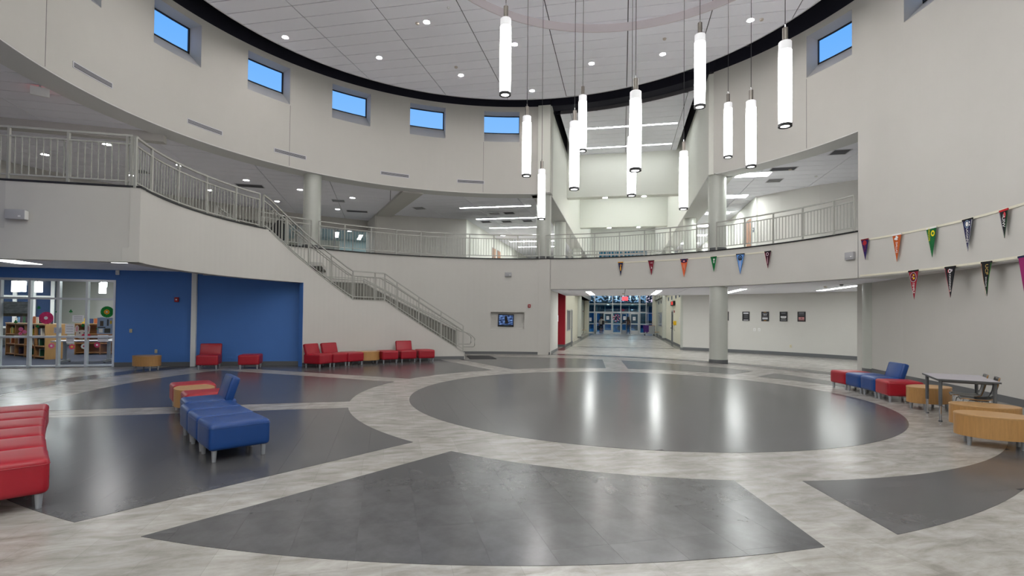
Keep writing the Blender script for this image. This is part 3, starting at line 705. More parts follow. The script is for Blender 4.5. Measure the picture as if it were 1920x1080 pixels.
for ri, (r, th) in enumerate(((13.8, -72.2), (13.9, -61.8), (13.85, -51.4), (13.75, -42.2), (13.85, -32.2), (17.1, -71.6), (17.15, -61.9), (17, -52), (17, -41.9), (17, -31.9), (17, -81))):
    light_disc('downlight', P(r, th, 7.2), .11, 'round downlight in the dim upper left ceiling, %s arc, %s from the left' % (('front', 'back')[int(r > 15)], nth[sorted((abs(a-th), i) for i, a in enumerate((-92, -82, -72, -62, -52, -42, -32)))[0][1]]), 'downlights over the upper left gallery', emit('soft_downlight_glow', (1, .97, .93), 30) if 'soft_downlight_glow' not in MATS else MATS['soft_downlight_glow'])
for s, t0, t1, lb in ((1.3, 12, 15.4, 'long ceiling light at the corridor mouth, left one'), (4.4, 10.9, 14.9, 'long ceiling light at the corridor mouth, right one'), (7.55, 9.6, 13.9, 'long ceiling light just right of the ground floor column, over the poster wall'), (10.75, 7.45, 11.0, 'long ceiling light nearest the round column at the right, over the poster wall')):
    lin('linear_light', ST(s, (t0+t1)/2), PH, t1-t0, .24, lb, 'long lights in the ground floor ceiling', 2.88)
lin('troffer_light', (-9.95, 13.0), R_(-15), 1.15, .55, 'bright troffer under the landing in front of the library', 'library front lights', 3.0)
lin('troffer_light', (-12.95, 13.6), R_(-15), 1.15, .55, 'troffer in the library front ceiling outside the picture at the left', 'library front lights', 3.0)
light_disc('downlight', ST(1.86, 17.6, 8.5), .13, 'round light under the nearer atrium beam, left one', 'lights under the atrium beams')
light_disc('downlight', ST(4.0, 17.6, 8.5), .13, 'round light under the nearer atrium beam, right one', 'lights under the atrium beams')
light_disc('downlight', ST(1.86, 27.3, 8.4), .13, 'round light under the farther atrium beam, left one', 'lights under the atrium beams')
light_disc('downlight', ST(4.0, 27.3, 8.4), .13, 'round light under the farther atrium beam, right one', 'lights under the atrium beams')
for k, y in enumerate((-6.5, -3.5, -.5)):  # unseen lamps added as a broad fill from behind the camera
    for j, x in enumerate((-5.4, -1.8, 1.8, 5.4)): lin('troffer_light', (x, y), math.pi/2, 2.4, .6, 'added fill light in the hall behind the viewer, row %s, number %s' % (nth[k], nth[j]), 'added fill lights behind the viewer', 10.94)

# ================================================================== RAILINGS
RH = 1.055
def rail_section(label, path, posts, group, org, bal=.112, h=RH, foot=.0, ends=True, drop=.17, w_=.045, bottom=.11):
    """path(u)->Vector on the walking line, posts: list of u"""
    o = empty('guard_rail', org); tag(o, label, 'railing', group)
    u0, u1 = posts[0], posts[-1]; n = max(2, int(abs(u1-u0)/PSTEP)+1)
    us = sorted(set([u0+(u1-u0)*i/n for i in range(n+1)]+list(posts)))
    Z = lambda v, z: Vector((v.x, v.y, v.z+z))-Vector(org)
    MB().sweep([Z(path(u), h-.02) for u in us], .05, .04).build('top_rail', RAILM, o)
    MB().sweep([Z(path(u), h-drop-.02) for u in us], .035, .03).build('middle_rail', RAILM, o)
    MB().sweep([Z(path(u), bottom) for u in us], .035, .03).build('bottom_rail', RAILM, o)
    for u in posts:
        c = Z(path(u), 0); b = MB().box(-.022, .022, -.022, .022, -foot, h-.03).build('post', RAILM, o); b.location = c
    me = None; acc = 0; prev = path(u0); m = int(abs(u1-u0)*200/PSTEP/8)+2; last = 0
    pp = [path(u) for u in posts]
    for i in range(1, m+1):
        q = path(u0+(u1-u0)*i/m); acc += (q.xy-prev.xy).length; prev = q
        if acc-last >= bal:
            last = acc
            if min((q.xy-k.xy).length for k in pp) < .045: continue
            if me is None: bo = MB().box(-.008, .008, -.008, .008, bottom, h-drop-.03).build('baluster', RAILM, o); me = bo.data
            else: bo = link('baluster', me, o)
            bo.location = Z(q, 0)
    return o
PSTEP = 2.0
arcp = lambda r, z: (lambda th: P(r, th, z(th) if callable(z) else z))
zf = lambda th: FL2
G = 'white railings round the upper gallery'
rail_section('short white railing left of the upper column behind the stair top', arcp(10.3, FL2), [-58, -53, -46.7], G, P(10.3, -58, FL2))
rail_section('curved white railing from the stair column to the column left of the corridor', arcp(10.3, FL2), [-45, -39.2, -33.1, -27.2, -21.3, -15.5, -9.5, -3.5, 2.4, 7.7], G, P(10.3, -45, FL2))
rail_section('curved white railing over the corridor mouth between two columns', arcp(10.3, FL2), [9.3, 15.3, 21.2, 27.2, 33.1, 39.1, 45.1, 47.8], G, P(10.3, 9.3, FL2))
rail_section('curved white railing right of the corridor ending at the tall curved wall', arcp(10.3, FL2), [49.5, 55.6, 61.6, 67.6, 73.7, 77.6], G, P(10.3, 49.5, FL2))
rail_section('curved railing along the landing above the blue wall', arcp(7.8, FL2-.03), [-107.0, -101.4, -93, -84.8, -76.6, -70.1], 'landing railings', P(7.8, -107, FL2))
pa_, pb_ = P(7.8, -106.6, FL2), P(15.2, -104.6, FL2); dd = (pb_-pa_)
PSTEP = .05
rail_section('straight railing at the left edge above the wall box speaker', lambda u: pa_+dd*u, [.012, .17/dd.length*1.0+0.0, 1.2/dd.length, 2.2/dd.length, 3.2/dd.length, 4.4/dd.length, 5.6/dd.length, 1], 'landing railings', pa_)
PSTEP = 2.0
zs = lambda th: stz(th)
rail_section('sloping stair railing on the open side running down to the floor', arcp(RS+.09, zs), [-69.1, -62.6, -56.5, -50.2, -44.1, -37.9, -35.2, -31.7, -25.4, -19, -12.6], 'stair railings', P(RS, -69, 3), foot=0, bottom=.13)
zo = lambda th: stz(min(th, -12.2))-.1
rail_section('second stair railing on the wall side, seen through the nearer one', arcp(9.95, zo), [-68, -60.5, -54, -47, -44.4, -35.3, -29, -22, -12.6], 'stair railings', P(9.95, -68, 3), bal=.10)
q_ = MB(); ip = plain('infill_grey', rgb(120, 119, 112))
for a, b in ((-67.7, -44.4), (-44.4, -35.3), (-35.3, -12.8)): q_.arc(9.96, 9.985, a, b, zo(a)+.06, zo(a)+.86, 2, z0b=zo(b)+.06, z1b=zo(b)+.86)
ro_ = [o for o in bpy.data.objects if o.name.startswith('guard_rail') and o.get('label', '').startswith('second stair')][0]; q_.build('infill_panel', ip, ro_, org=ro_.location)
for r, lb in ((7.95, 'tubular handrail loop at the foot of the stair, nearer'), (9.8, 'tubular handrail loop at the foot of the stair beside the wall')):
    pts = [P(r, th, stz(th)+.86) for th in range(-66, -12, 3)] + [P(r, -12, 1.05), P(r, -10.6, .98), P(r, -9.3, .83), P(r, -9.15, .78), P(r, -9.15, .52), P(r, -9.4, .47), P(r, -12.3, .47)]
    pts = [p-Vector(P(r, -12, 0)) for p in pts]
    o = MB().tube(pts, .019, 8).build('handrail', RAILM, smooth=True); o.location = P(r, -12, 0); tag(o, lb, 'handrail', 'stair handrails')
PSTEP = .05
a = ST(.05, 16.35, FL2); b = ST(5.75, 16.35, FL2)
rail_section('white railing round the far floor opening, side facing the rotunda', lambda u: a.lerp(b, u), [0, .25, .5, .75, 1], 'railings round the far floor opening', a, bal=.16)
a2 = ST(-.1, 16.4, FL2); b2 = ST(-.1, 41, FL2)
rail_section('long white railing on the left of the far floor opening', lambda u: a2.lerp(b2, u), [0, .125, .25, .375, .5, .625, .75, .875, 1], 'railings round the far floor opening', a2, bal=.35)
a3 = ST(5.9, 16.4, FL2); b3 = ST(5.9, 41, FL2)
rail_section('long white railing on the right of the far floor opening', lambda u: a3.lerp(b3, u), [0, .125, .25, .375, .5, .625, .75, .875, 1], 'railings round the far floor opening', a3, bal=.35)

# ================================================================== FURNITURE
def legs(o, pts, h=.13, r0=.021, r1=.03, m=None):
    me = None
    for x, y in pts:
        if me is None: l_ = MB().lathe([(r0, 0), (r1, h)], 14).build('leg', m or LEGM, o, smooth=True); me = l_.data
        else: l_ = link('leg', me, o)
        l_.location = (x, y, 0)
SW = .60
def make_seat(col, back):
    m = REDV if col == 'red' else BLUEV
    o = empty('lounge_chair' if back else 'ottoman')
    rbox('seat', (SW-.006, .66, .305), (0, 0, .13+.1525), .045, m, o, crown=.012)
    t = MB()                                        # stitched seam under the top edge
    a, b, z = SW/2-.002, .331, .385
    t.tube([(-a+.03, -b, z), (a-.03, -b, z), (a, -b+.03, z), (a, b-.03, z), (a-.03, b, z), (-a+.03, b, z), (-a, b-.03, z), (-a, -b+.03, z), (-a+.03, -b, z)], .0035, 6)
    t.build('piping', m, o, smooth=True)
    legs(o, [(sx*.235, sy*.265) for sx in (-1, 1) for sy in (-1, 1)])
    if back:
        bk = rbox('backrest', (SW-.008, .12, .38), (0, 0, 0), .035, m, o); bk.location = (0, .27, .565); bk.rotation_euler = (R_(-17), 0, 0)
        t = MB(); a, z, y = SW/2-.03, .165, -.061
        t.tube([(-a, y, -z), (a, y, -z), (a, y, z), (-a, y, z), (-a, y, -z)], .003, 6); q = t.build('piping', m, o, smooth=True); q.location = (0, .27, .565); q.rotation_euler = (R_(-17), 0, 0)
    return o
def make_oval():
    o = empty('oval_table')
    MB().lathe([(.98, .13), (1, .132), (1, .405)], 56, sx=.42, sy=.30).build('drum', WOOD, o, smooth=True)
    MB().lathe([(1.0, .405), (1.006, .409), (1.006, .424), (.995, .428)], 56, sx=.42, sy=.30).build('table_top', WOODT, o, smooth=True)
    legs(o, [(-.27, -.13), (.27, -.13), (-.27, .13), (.27, .13)]); return o
protos = {}
def place(kind, x, y, rz, label, group, cat):
    if kind not in protos:
        if kind == 'oval': o = make_oval()
        else: o = make_seat(kind.split('_')[0], kind.endswith('back'))
        protos[kind] = o
    else: o = copy_tree(protos[kind])
    o.location = (x, y, 0); o.rotation_euler = (0, 0, rz); tag(o, label, cat, group); return o
def seat(kind, x, y, rz, label, group): return place(kind, x, y, rz, label, group, 'coffee table' if kind == 'oval' else ('chair' if kind.endswith('back') else 'ottoman'))
# local -y is the front of a seat. facing the rotunda axis from angle th -> rotation -th
def on_arc(kind, r, th, label, group, extra=0):
    p = P(r, th); return seat(kind, p.x, p.y, -R_(th)+extra, label, group)
g = 'seats along the curved stair wall'
on_arc('red_back', 7.08, -57.2, 'red vinyl chair with backrest at the blue wall corner, leftmost of the stair wall row', g, R_(12))
on_arc('red_back', 7.12, -52.1, 'second red vinyl chair with backrest in the stair wall row', g, R_(6))
on_arc('red_seat', 7.1, -47.2, 'low red ottoman just left of the oak drum table by the stair wall', g)
on_arc('oval', 7.14, -42.0, 'oval oak drum table between red ottomans at the stair wall', g)
on_arc('red_seat', 7.1, -36.4, 'low red ottoman just right of the oak drum table by the stair wall', g)
on_arc('red_back', 7.12, -30.6, 'single red chair with backrest between two ottomans, right part of the stair row', g)
on_arc('red_seat', 7.14, -24.9, 'low red ottoman at the right end of the stair wall row, under the stair', g)
seat('oval', -10.75, 15.42, R_(-15), 'small oval oak table beside the library window under the wall outlet', 'oak drum tables')
seat('red_back', -9.22, 15.95, R_(20), 'lone red chair with backrest before the white post on the blue wall', 'seats before the blue wall')
seat('red_seat', -8.08, 16.2, R_(16), 'lone low red ottoman before the blue wall, right of the white post', 'seats before the blue wall')
# island row left of centre, nearest first
g = 'island row of seats on the dark inlay'
row = [('blue_seat', 'blue vinyl ottoman nearest the viewer in the island row'), ('blue_seat', 'second blue vinyl ottoman back in the island row'), ('blue_seat', 'third blue ottoman back, just in front of the blue backrest chair'), ('blue_back', 'blue vinyl chair with backrest, the only one in the island row'),
       ('red_seat', 'red ottoman directly behind the blue backrest chair'), ('oval', 'oval oak drum table wedged between two red ottomans in the island row'), ('red_seat', 'red ottoman farthest from the viewer in the island row')]
px_, py_, az_ = -3.345, 6.33, -43.0
for k, (kd, lb) in enumerate(row):
    a = R_(az_); dx, dy = math.sin(a), math.cos(a)
    fx = {3: (-4.52, 7.82), 4: (-4.93, 8.48), 5: (-5.42, 8.96), 6: (-5.76, 9.47)}.get(k)
    seat(kd, *(fx or (px_, py_)), R_(-(az_ if k < 3 else -38.5)-90), lb, g)
    az_ += 1.3; st_ = .615; a = R_(az_); px_ += math.sin(a)*st_; py_ += math.cos(a)*st_
g = 'red ottomans at the left edge'
px_, py_, az_ = -4.42, 4.52, -43.5
nm_ = ['nearest the viewer, cut by the left edge', 'second from the viewer at the left edge', 'third from the viewer at the left edge', 'fourth from the viewer at the left edge', 'fifth from the viewer at the left edge', 'farthest back at the left edge']
for k in range(6):
    seat('red_seat', px_, py_, R_(-az_-90), 'red vinyl ottoman ' + nm_[k], g); a = R_(az_); px_ += math.sin(a)*.607; py_ += math.cos(a)*.607; az_ += 0.9
# row by the right wall
g = 'seats along the right wall'
rr = 8.52
on_arc('red_seat', rr, 89.9, 'red vinyl ottoman at the far end of the right wall row, by the column', g)
on_arc('blue_seat', rr, 94.05, 'blue vinyl ottoman left of the blue chair by the right wall', g)
on_arc('blue_back', rr, 98.3, 'blue vinyl chair with backrest by the right wall', g)
on_arc('red_seat', rr, 102.6, 'red vinyl ottoman between the blue chair and an oak table, right wall', g)
seat('oval', 8.02, 10.05, R_(15), 'oval oak drum table at the near end of the right wall row', 'oak drum tables')
seat('oval', 7.16, 7.92, R_(-28), 'oval oak drum table half hidden behind the nearest one, by the grey table', 'oak drum tables')
seat('oval', 6.56, 7.12, R_(-33), 'oval oak drum table nearest the viewer at the right edge', 'oak drum tables')
# grey table
tp = [(7.40, 9.42), (6.92, 8.50), (7.55, 8.06), (8.12, 9.08)]
o = empty('desk', (7.5, 8.78, 0)); tag(o, 'grey four sided desk on height adjustable metal legs by the right wall', 'table'); og = (7.5, 8.78, 0)
MB().prism(tp, .728, .752).build('table_top', TTOP, o, org=og)
cxx, cyy = 7.5, 8.765; big = [(cxx+(x-cxx)*1.008, cyy+(y-cyy)*1.008) for x, y in tp]
MB().prism(big, .724, .748).build('edge_band', TEDGE, o, org=og)
for x, y in tp:
    lx, ly = cxx+(x-cxx)*.86, cyy+(y-cyy)*.86
    l_ = MB().lathe([(.026, .30), (.026, .722)], 14).build('leg', DGREY, o, smooth=True); l_.location = (lx-og[0], ly-og[1], 0)
    MB().lathe([(.02, .06), (.02, .31)], 12).build('leg_extension', CHROME, l_, smooth=True)
    MB().lathe([(.026, .045), (.028, .06), (.024, .075)], 12).build('collar', DGREY, l_, smooth=True)
    MB().lathe([(.02, 0), (.022, .01), (.006, .014), (.006, .05)], 10).build('levelling_foot', CHROME, l_)
MB().sweep([(cxx+(tp[i % 4][0]-cxx)*.8-og[0], cyy+(tp[i % 4][1]-cyy)*.8-og[1], .705) for i in range(5)], .025, .035).build('apron', DGREY, o)
# shell chairs
def shell_chair():
    o = empty('shell_chair'); n = 9; vs = []; fs = []; prof = [(-.22, .425), (-.19, .44), (-.1, .435), (0, .428), (.1, .43), (.16, .45), (.2, .50), (.225, .58), (.245, .68), (.262, .79), (.268, .80)]
    for i, (y, z) in enumerate(prof):
        wd = .2+.02*math.sin(min(1, i/5)*math.pi) if i < 6 else (.15 if i == 7 else (.165 if i == 6 else .195))
        for k in range(n):
            u = k/(n-1)*2-1; cz = .018*u*u if i < 6 else 0; cy = -.03*u*u if i >= 6 else 0
            vs.append((u*wd, y+cy, z+cz))
    for i in range(len(prof)-1):
        for k in range(n-1): fs.append((i*n+k, i*n+k+1, (i+1)*n+k+1, (i+1)*n+k))
    s = MB().add(vs, fs).build('shell', CHAIRM, o, smooth=True); md = s.modifiers.new('thick', 'SOLIDIFY'); md.thickness = .012; md.material_offset_rim = 1; s.data.materials.append(PLY)
    for sx in (-1, 1):
        MB().tube([(sx*.2, -.2, 0), (sx*.16, -.15, .4), (sx*.15, -.1, .42), (sx*.15, .12, .42), (sx*.16, .17, .4), (sx*.2, .24, 0)], .0095, 8).build('leg', CHROME, o, smooth=True)
    MB().tube([(-.15, -.05, .418), (.15, -.05, .418)], .008, 6).build('crossbar', CHROME, o, smooth=True)
    return o
c1 = shell_chair(); c1.location = (7.73, 8.88, 0); c1.rotation_euler = (0, 0, R_(-125)); tag(c1, 'black shell chair with ply edge at the grey desk, the farther one', 'chair', 'shell chairs at the desk')
c2 = copy_tree(c1); c2.location = (7.54, 8.47, 0); tag(c2, 'black shell chair with ply edge at the grey desk, the nearer one', 'chair', 'shell chairs at the desk')
# door mat
o = MB().prism([(-1.9, 22.0), (-.95, 22.15), (-.58, 20.6), (-1.62, 20.35)], .003, .014).build('door_mat', MATM); tag(o, 'dark grey rectangular mat on the floor at the foot of the stair', 'mat')

# ================================================================== WALL AND CEILING DEVICES
def on_drum(name, r, th, z): return empty(name, P(r, th, z), -R_(th))
for i, (a, b) in enumerate(((-92.2, -85.5), (-72, -65.2), (-54.7, -47.8), (-31, -24.2), (-12.7, -6))):
    o = MB().arc(RD-.012, RD, a, b, 7.56, 7.715, 1.5).build('air_vent', VENTW, org=P(RD, a, 7.56)); o.location = P(RD, a, 7.56); tag(o, 'long slim air vent low on the drum wall, %s from the left' % nth[i], 'air vent', 'slim vents on the drum wall')
    MB().arc(RD-.016, RD-.010, a+.15, b-.15, 7.585, 7.69, 1.5).build('grille', VENTD, o, org=P(RD, a, 7.56))
    for k in range(3): MB().arc(RD-.019, RD-.014, a+.15, b-.15, 7.608+k*.026, 7.614+k*.026, 1.5).build('slat', VENTW, o, org=P(RD, a, 7.56))
def ceil_vent(loc, az, w_, l_, label, dark=False, flat=False):
    o = empty('ceiling_vent', loc, -az); tag(o, label, 'air vent', 'square vents in the tiled ceilings')
    g = MB(); 
    for a in ((-w_/2, -w_/2+.03, -l_/2, l_/2), (w_/2-.03, w_/2, -l_/2, l_/2), (-w_/2+.03, w_/2-.03, -l_/2, -l_/2+.03), (-w_/2+.03, w_/2-.03, l_/2-.03, l_/2)): g.box(*a, -.014, -.001)
    g.build('frame', VENTW, o); MB().box(-w_/2+.03, w_/2-.03, -l_/2+.03, l_/2-.03, -.006, -.001).build('grille', VENTD if flat else BLACK, o)
    for k in range(1, 4 if not flat else 7):
        y = -l_/2+l_*k/(4 if not flat else 7); MB().box(-w_/2+.05, w_/2-.05, y-.01, y+.01, -.013, -.006).build('louvre', VENTW if not flat else VENTD, o)
for i, (s, t, fl_) in enumerate(((-3.9, 14.6, 0), (-3.1, 14.65, 1), (-4.99, 17.0, 1), (-3.77, 17.1, 1), (-2.53, 17.06, 1), (-7.4, 12.7, 0))):
    ceil_vent(ST(s, t, 7.2), PH, .58, .58, ['black and white louvred ceiling vent behind the first light row, upper left corridor', 'grey ceiling vent right of the louvred one, upper left corridor', 'leftmost grey ceiling vent behind the second light row', 'middle grey ceiling vent behind the second light row', 'rightmost grey ceiling vent behind the second light row', 'lone louvred vent in the ceiling left of the light rows'][i], flat=bool(fl_))
ceil_vent(ST(9.82, 6.42, 7.2), PH, .55, .58, 'grey ceiling vent in the upper right ceiling nearest the tall wall', flat=True)
ceil_vent(ST(8.75, 9.9, 7.2), PH, .55, .55, 'louvred ceiling vent right of the first upper right troffer')
ceil_vent(ST(8.6, 8.2, 7.2), PH, .9, .5, 'grey ceiling panel touching the first upper right troffer', flat=True)
ceil_vent(P(14.9, -33.7, 7.2), R_(-13.6), .6, .55, 'louvred vent in the dim upper left ceiling between two downlights')
ceil_vent(P(14.7, -49.3, 7.2), R_(-13.6), 1.1, .58, 'dark wide vent in the dim upper left ceiling left of the column', flat=True)
ceil_vent(P(16.2, -62.5, 7.2), R_(-13.6), .58, .58, 'dark vent above the left railing corner in the upper left ceiling')
ceil_vent(P(17, -28.5, 7.2), R_(-13.6), 1.1, .5, 'grey vent near the far bulkhead of the upper left ceiling', flat=True)
def detector(loc, label, m=None, r=.06):
    o = MB().lathe([(r*.45, -.05), (r*.8, -.045), (r, -.02), (r, -.001)], 16).build('smoke_detector', m or plain('detector', rgb(196, 186, 176)), smooth=True); o.location = loc; tag(o, label, 'smoke detector', 'small ceiling detectors')
detector(ST(-3.24, 5.85, ZC), 'round detector beside the downlight left of centre in the disc ceiling'); detector(ST(4.16, 5.25, ZC), 'round detector beside the downlight right of centre in the disc ceiling')
detector(Vector((7.6, 15.92, ZC)), 'round detector beside the rightmost disc ceiling downlight'); detector(Vector((-3.08, 16.32, ZC)), 'round detector left of the top left disc ceiling downlight')
detector(Vector((-1.99, 15.46, ZC)), 'tiny sprinkler head near the top edge between ceiling lines', WHITE, .04); detector(ST(8.86, 8.28, 7.2), 'round detector in the upper right ceiling beyond the troffer')
detector(ST(10.11, 9.46, 7.2), 'small sprinkler in the upper right ceiling near the far wall', WHITE, .05); detector(ST(2.9, 14, 2.88), 'dark detector in the ground floor ceiling above the exit sign')
detector(ST(10.0, 8.2, 2.88), 'dark dome detector under the gallery beside the long light'); detector(P(12.3, 67, 2.88), 'grey dome camera by the soffit edge near the right column', BASE)
# box speakers / emergency lights
def box_unit(name, th, z, w_, h, label, cat, r=RD, m=None, sub=True):
    o = on_drum(name, r, th, z); rbox('body', (w_, .09, h), (0, -.045, 0), .012, m or plain('grey_box', rgb(168, 168, 172)), o); tag(o, label, cat)
    if sub: MB().box(w_*.18, w_*.34, -.094, -.088, -h*.2, -h*.05).build('lens', WHITE, o); MB().box(-w_*.45, w_*.45, -.093, -.089, -h*.3, -h*.27).build('seam', VENTD, o)
    return o
box_unit('emergency_light', .1, 3.54, .29, .19, 'grey emergency light box high on the curved wall above the television', 'emergency light')
box_unit('emergency_light', 76.6, 3.55, .29, .22, 'grey emergency light box beside the tall wall corner at the right', 'emergency light', r=RD-.03)
o = empty('emergency_light', (-9.59, 10.09, 3.56), R_(12.6)); rbox('body', (.33, .10, .19), (0, -.06, 0), .012, plain('grey_box', rgb(168, 168, 172)), o); MB().box(.06, .10, -.115, -.108, -.05, -.02).build('lens', WHITE, o); MB().box(.12, .17, -.105, 0, -.09, .08).build('side_plate', WHITE, o); tag(o, 'grey emergency light box on the beige front below the left railing', 'emergency light')
def alarm(loc, rz, label, m=None):
    o = empty('fire_alarm', loc, rz); rbox('body', (.12, .05, .15), (0, -.025, 0), .01, ALARM, o); MB().box(-.02, .02, -.058, -.05, -.02, .02).build('strobe', WHITE, o); tag(o, label, 'fire alarm', 'red alarm boxes'); return o
alarm(P(RD, 5.35, 2.15), -R_(5.35), 'small red fire alarm strobe on the curved wall right of the television niche')
bd = (WC-W0).normalized(); brz = math.atan2(bd.y, bd.x)
alarm((-10.6, 16.51, 2.11), brz, 'small red fire alarm on the blue wall left of the white post')
def plate(loc, rz, label, col=None, w_=.075, h=.115, name='outlet_plate', cat='outlet'):
    o = empty(name, loc, rz); rbox('plate', (w_, .012, h), (0, -.006, 0), .004, col or plain('ivory', rgb(206, 198, 168), .5), o)
    for z in (-.024, .024): MB().box(-.014, .014, -.015, -.011, z-.012, z+.012).build('socket', plain('ivory_dark', rgb(150, 140, 120)), o)
    tag(o, label, cat); return o
plate((-11.86, 16.27, 1.12), brz, 'ivory switch plate on the blue wall between library window and alarm', cat='switch')
plate((-11.15, 16.40, .48), brz, 'ivory wall outlet just above the small oak table on the blue wall')
plate(P(17.18, 49.3, .44), -R_(49.3), 'beige wall outlet low on the wall under the posters', w_=.09, h=.14)
plate(P(17.18, 43.9, 1.16), -R_(43.9), 'left white switch plate under the posters', WHITE, .1, .14, 'switch_plate', 'switch'); plate(P(17.18, 44.6, 1.16), -R_(44.6), 'right white switch plate under the posters', WHITE, .1, .14, 'switch_plate', 'switch')
o = empty('motion_sensor', (-12.24, 16.19, 2.92), brz); rbox('body', (.09, .07, .14), (0, -.035, 0), .012, WHITE, o); MB().box(-.03, .03, -.075, -.07, -.05, .0).build('lens', VENTW, o); tag(o, 'small white motion sensor at the top of the blue wall beside the library window', 'sensor')
# television in the niche
def screen_mat():
    m = bpy.data.materials.new('screen_picture'); m.use_nodes = True; n = m.node_tree.nodes; l = m.node_tree.links; n.clear()
    o = n.new('ShaderNodeOutputMaterial'); e = n.new('ShaderNodeEmission'); t = n.new('ShaderNodeTexCoord'); mp = n.new('ShaderNodeMapping'); mp.inputs['Scale'].default_value = (3, 1, 9); z = n.new('ShaderNodeTexNoise'); z.inputs['Scale'].default_value = 2.2; z.inputs['Detail'].default_value = 5
    r = n.new('ShaderNodeValToRGB'); el = r.color_ramp.elements; el[0].position = .35; el[0].color = (.01, .012, .04, 1); el[1].position = .7; el[1].color = (.25, .42, .8, 1); q = el.new(.5); q.color = (.05, .09, .22, 1)
    l.new(t.outputs['Object'], mp.inputs[0]); l.new(mp.outputs[0], z.inputs[0]); l.new(z.outputs[0], r.inputs[0]); l.new(r.outputs[0], e.inputs[0]); e.inputs[1].default_value = .3; l.new(e.outputs[0], o.inputs[0]); return m
o = on_drum('television', RD+.27, -.35, 1.5); tag(o, 'small wall television showing a dark bird against blue, in a wall niche', 'television')
o.rotation_euler = (0, R_(1.2), -R_(-.35))
rbox('casing', (.71, .05, .56), (0, -.03, 0), .008, BLACK, o); MB().box(-.315, .315, -.058, -.054, -.2, .23).build('screen', screen_mat(), o)
g = MB().add([(x, -.0595, z) for x, z in ((-.03, -.16), (.06, -.13), (.12, -.09), (.07, .02), (.05, .14), (.03, .2), (-.01, .215), (-.05, .18), (-.06, .08), (-.05, -.02))], [tuple(range(10))]); g.build('bird_shape', plain('screen_dark', (.006, .004, .006)), o)
MB().box(-.1, .1, -.0585, -.056, -.245, -.23).build('badge', plain('badge', (.02, .1, .16)), o)
# exit signs
o = empty('exit_sign', tuple(ST(3.0, 17.35, 2.88)), -PH); MB().box(-.02, .02, -.02, .02, -.05, 0).build('stem', WHITE, o); rbox('housing', (.32, .05, .21), (0, 0, -.15), .008, emit('exit_red', (1, .05, .06), 1.1), o)
text('EXIT', .12, plain('exit_letter', (.9, .5, .45)), o, face_mtx(0, -.028, -.15), extrude=.001); tag(o, 'lit red exit sign hanging at the start of the corridor', 'exit sign')
o = empty('exit_sign', (-11.55, 12.62, 7.2), R_(38)); MB().box(-.02, .02, -.02, .02, -.04, 0).build('stem', WHITE, o); rbox('housing', (.36, .06, .22), (0, 0, -.15), .008, WHITE, o); MB().box(-.15, .15, .031, .034, -.23, -.07).build('face', emit('exit_red_soft', (1, .05, .06), .8), o)
tag(o, 'white exit sign in the dim upper left ceiling, its red face turned away', 'exit sign')

# ================================================================== PENNANTS
def c_(r, g, b): return rgb(r, g, b)
W_ = c_(235, 235, 235)
def pennant(th, z, w_, h, fieldc, edgec, label, letters=None, lcol=W_, emblem=None, r=10.335, size=None, head=None, edge2=None, stripe=None, lx=0, ltop=.42, slack=0):
    if z > 3.9 and th < 70: r -= .03
    o = on_drum('pennant', r, th, z); o.rotation_euler = (0, R_(random.uniform(-2, 2)), -R_(th)); tag(o, label, 'pennant', 'college pennants hung point down')
    n = 8; vs = []; fs = []
    def yo(v): return -.012-.03*slack*math.sin(v*5)*v
    for k in range(n+1):
        v = k/n*.995; hw = w_/2*(1-v)
        for sx in (-1, 1): vs += [(sx*hw, yo(v), -h*v), (sx*hw, yo(v)+.004, -h*v)]
    for k in range(n):
        a = 4*k; b = a+4; fs += [(a, b, b+2, a+2), (a+1, a+3, b+3, b+1), (a, a+1, b+1, b), (a+2, b+2, b+3, a+3)]
    fs += [(0, 2, 3, 1), (4*n, 4*n+1, 4*n+3, 4*n+2)]
    MB().add(vs, fs).build('felt', plain('felt_%d_%d_%d' % tuple(int(q*999) for q in fieldc), fieldc, .9), o)
    ec = plain('felt_%d_%d_%d' % tuple(int(q*999) for q in edgec), edgec, .9)
    MB().box(-w_/2-.004, w_/2+.004, -.02, -.004, -.03, .008).build('header', plain('felt_%d_%d_%d' % tuple(int(q*999) for q in (head or edgec)), head or edgec, .9), o)
    def strip(sx, m, t=.012, d=.0):
        vs = [(sx*(w_/2-d), -.0185, -.03), (sx*(w_/2-t-d), -.0185, -.03), (sx*.0, -.0185, -h*.97), (sx*.003, -.0185, -h*.985)]; MB().add(vs, [(0, 1, 2, 3)]).build('border', m, o)
    if edge2: strip(-1, plain('felt_%d_%d_%d' % tuple(int(q*999) for q in edge2[0]), edge2[0], .9)); 
    if edge2 and edge2[1]: strip(1, plain('felt_%d_%d_%d' % tuple(int(q*999) for q in edge2[1]), edge2[1], .9))
    if stripe: strip(1, plain('felt_%d_%d_%d' % tuple(int(q*999) for q in stripe), stripe, .9), .01, .012)
    for e in (emblem or []):
        x, zz, rx, rz, col = e[:5]; k = 16; ri = e[5] if len(e) > 5 else 0; m = plain('felt_%d_%d_%d' % tuple(int(q*999) for q in col), col, .9); dep = -.0195-.0012*(emblem.index(e)+1)
        pts = [(x+rx*math.cos(2*math.pi*i/k), dep, zz+rz*math.sin(2*math.pi*i/k)) for i in range(k)]
        if ri: pts2 = [(x+rx*ri*math.cos(2*math.pi*i/k), dep, zz+rz*ri*math.sin(2*math.pi*i/k)) for i in range(k)]; MB().add(pts+pts2, [(i, (i+1) % k, k+(i+1) % k, k+i) for i in range(k)]).build('emblem', m, o)
        else: MB().add(pts, [tuple(range(k))]).build('emblem', m, o)
    if letters:
        t = text(letters, size or w_*.3, plain('felt_%d_%d_%d' % tuple(int(q*999) for q in lcol), lcol, .9), o, face_mtx(lx, -.0215, -h*ltop, down=True), align='CENTER')
    return o
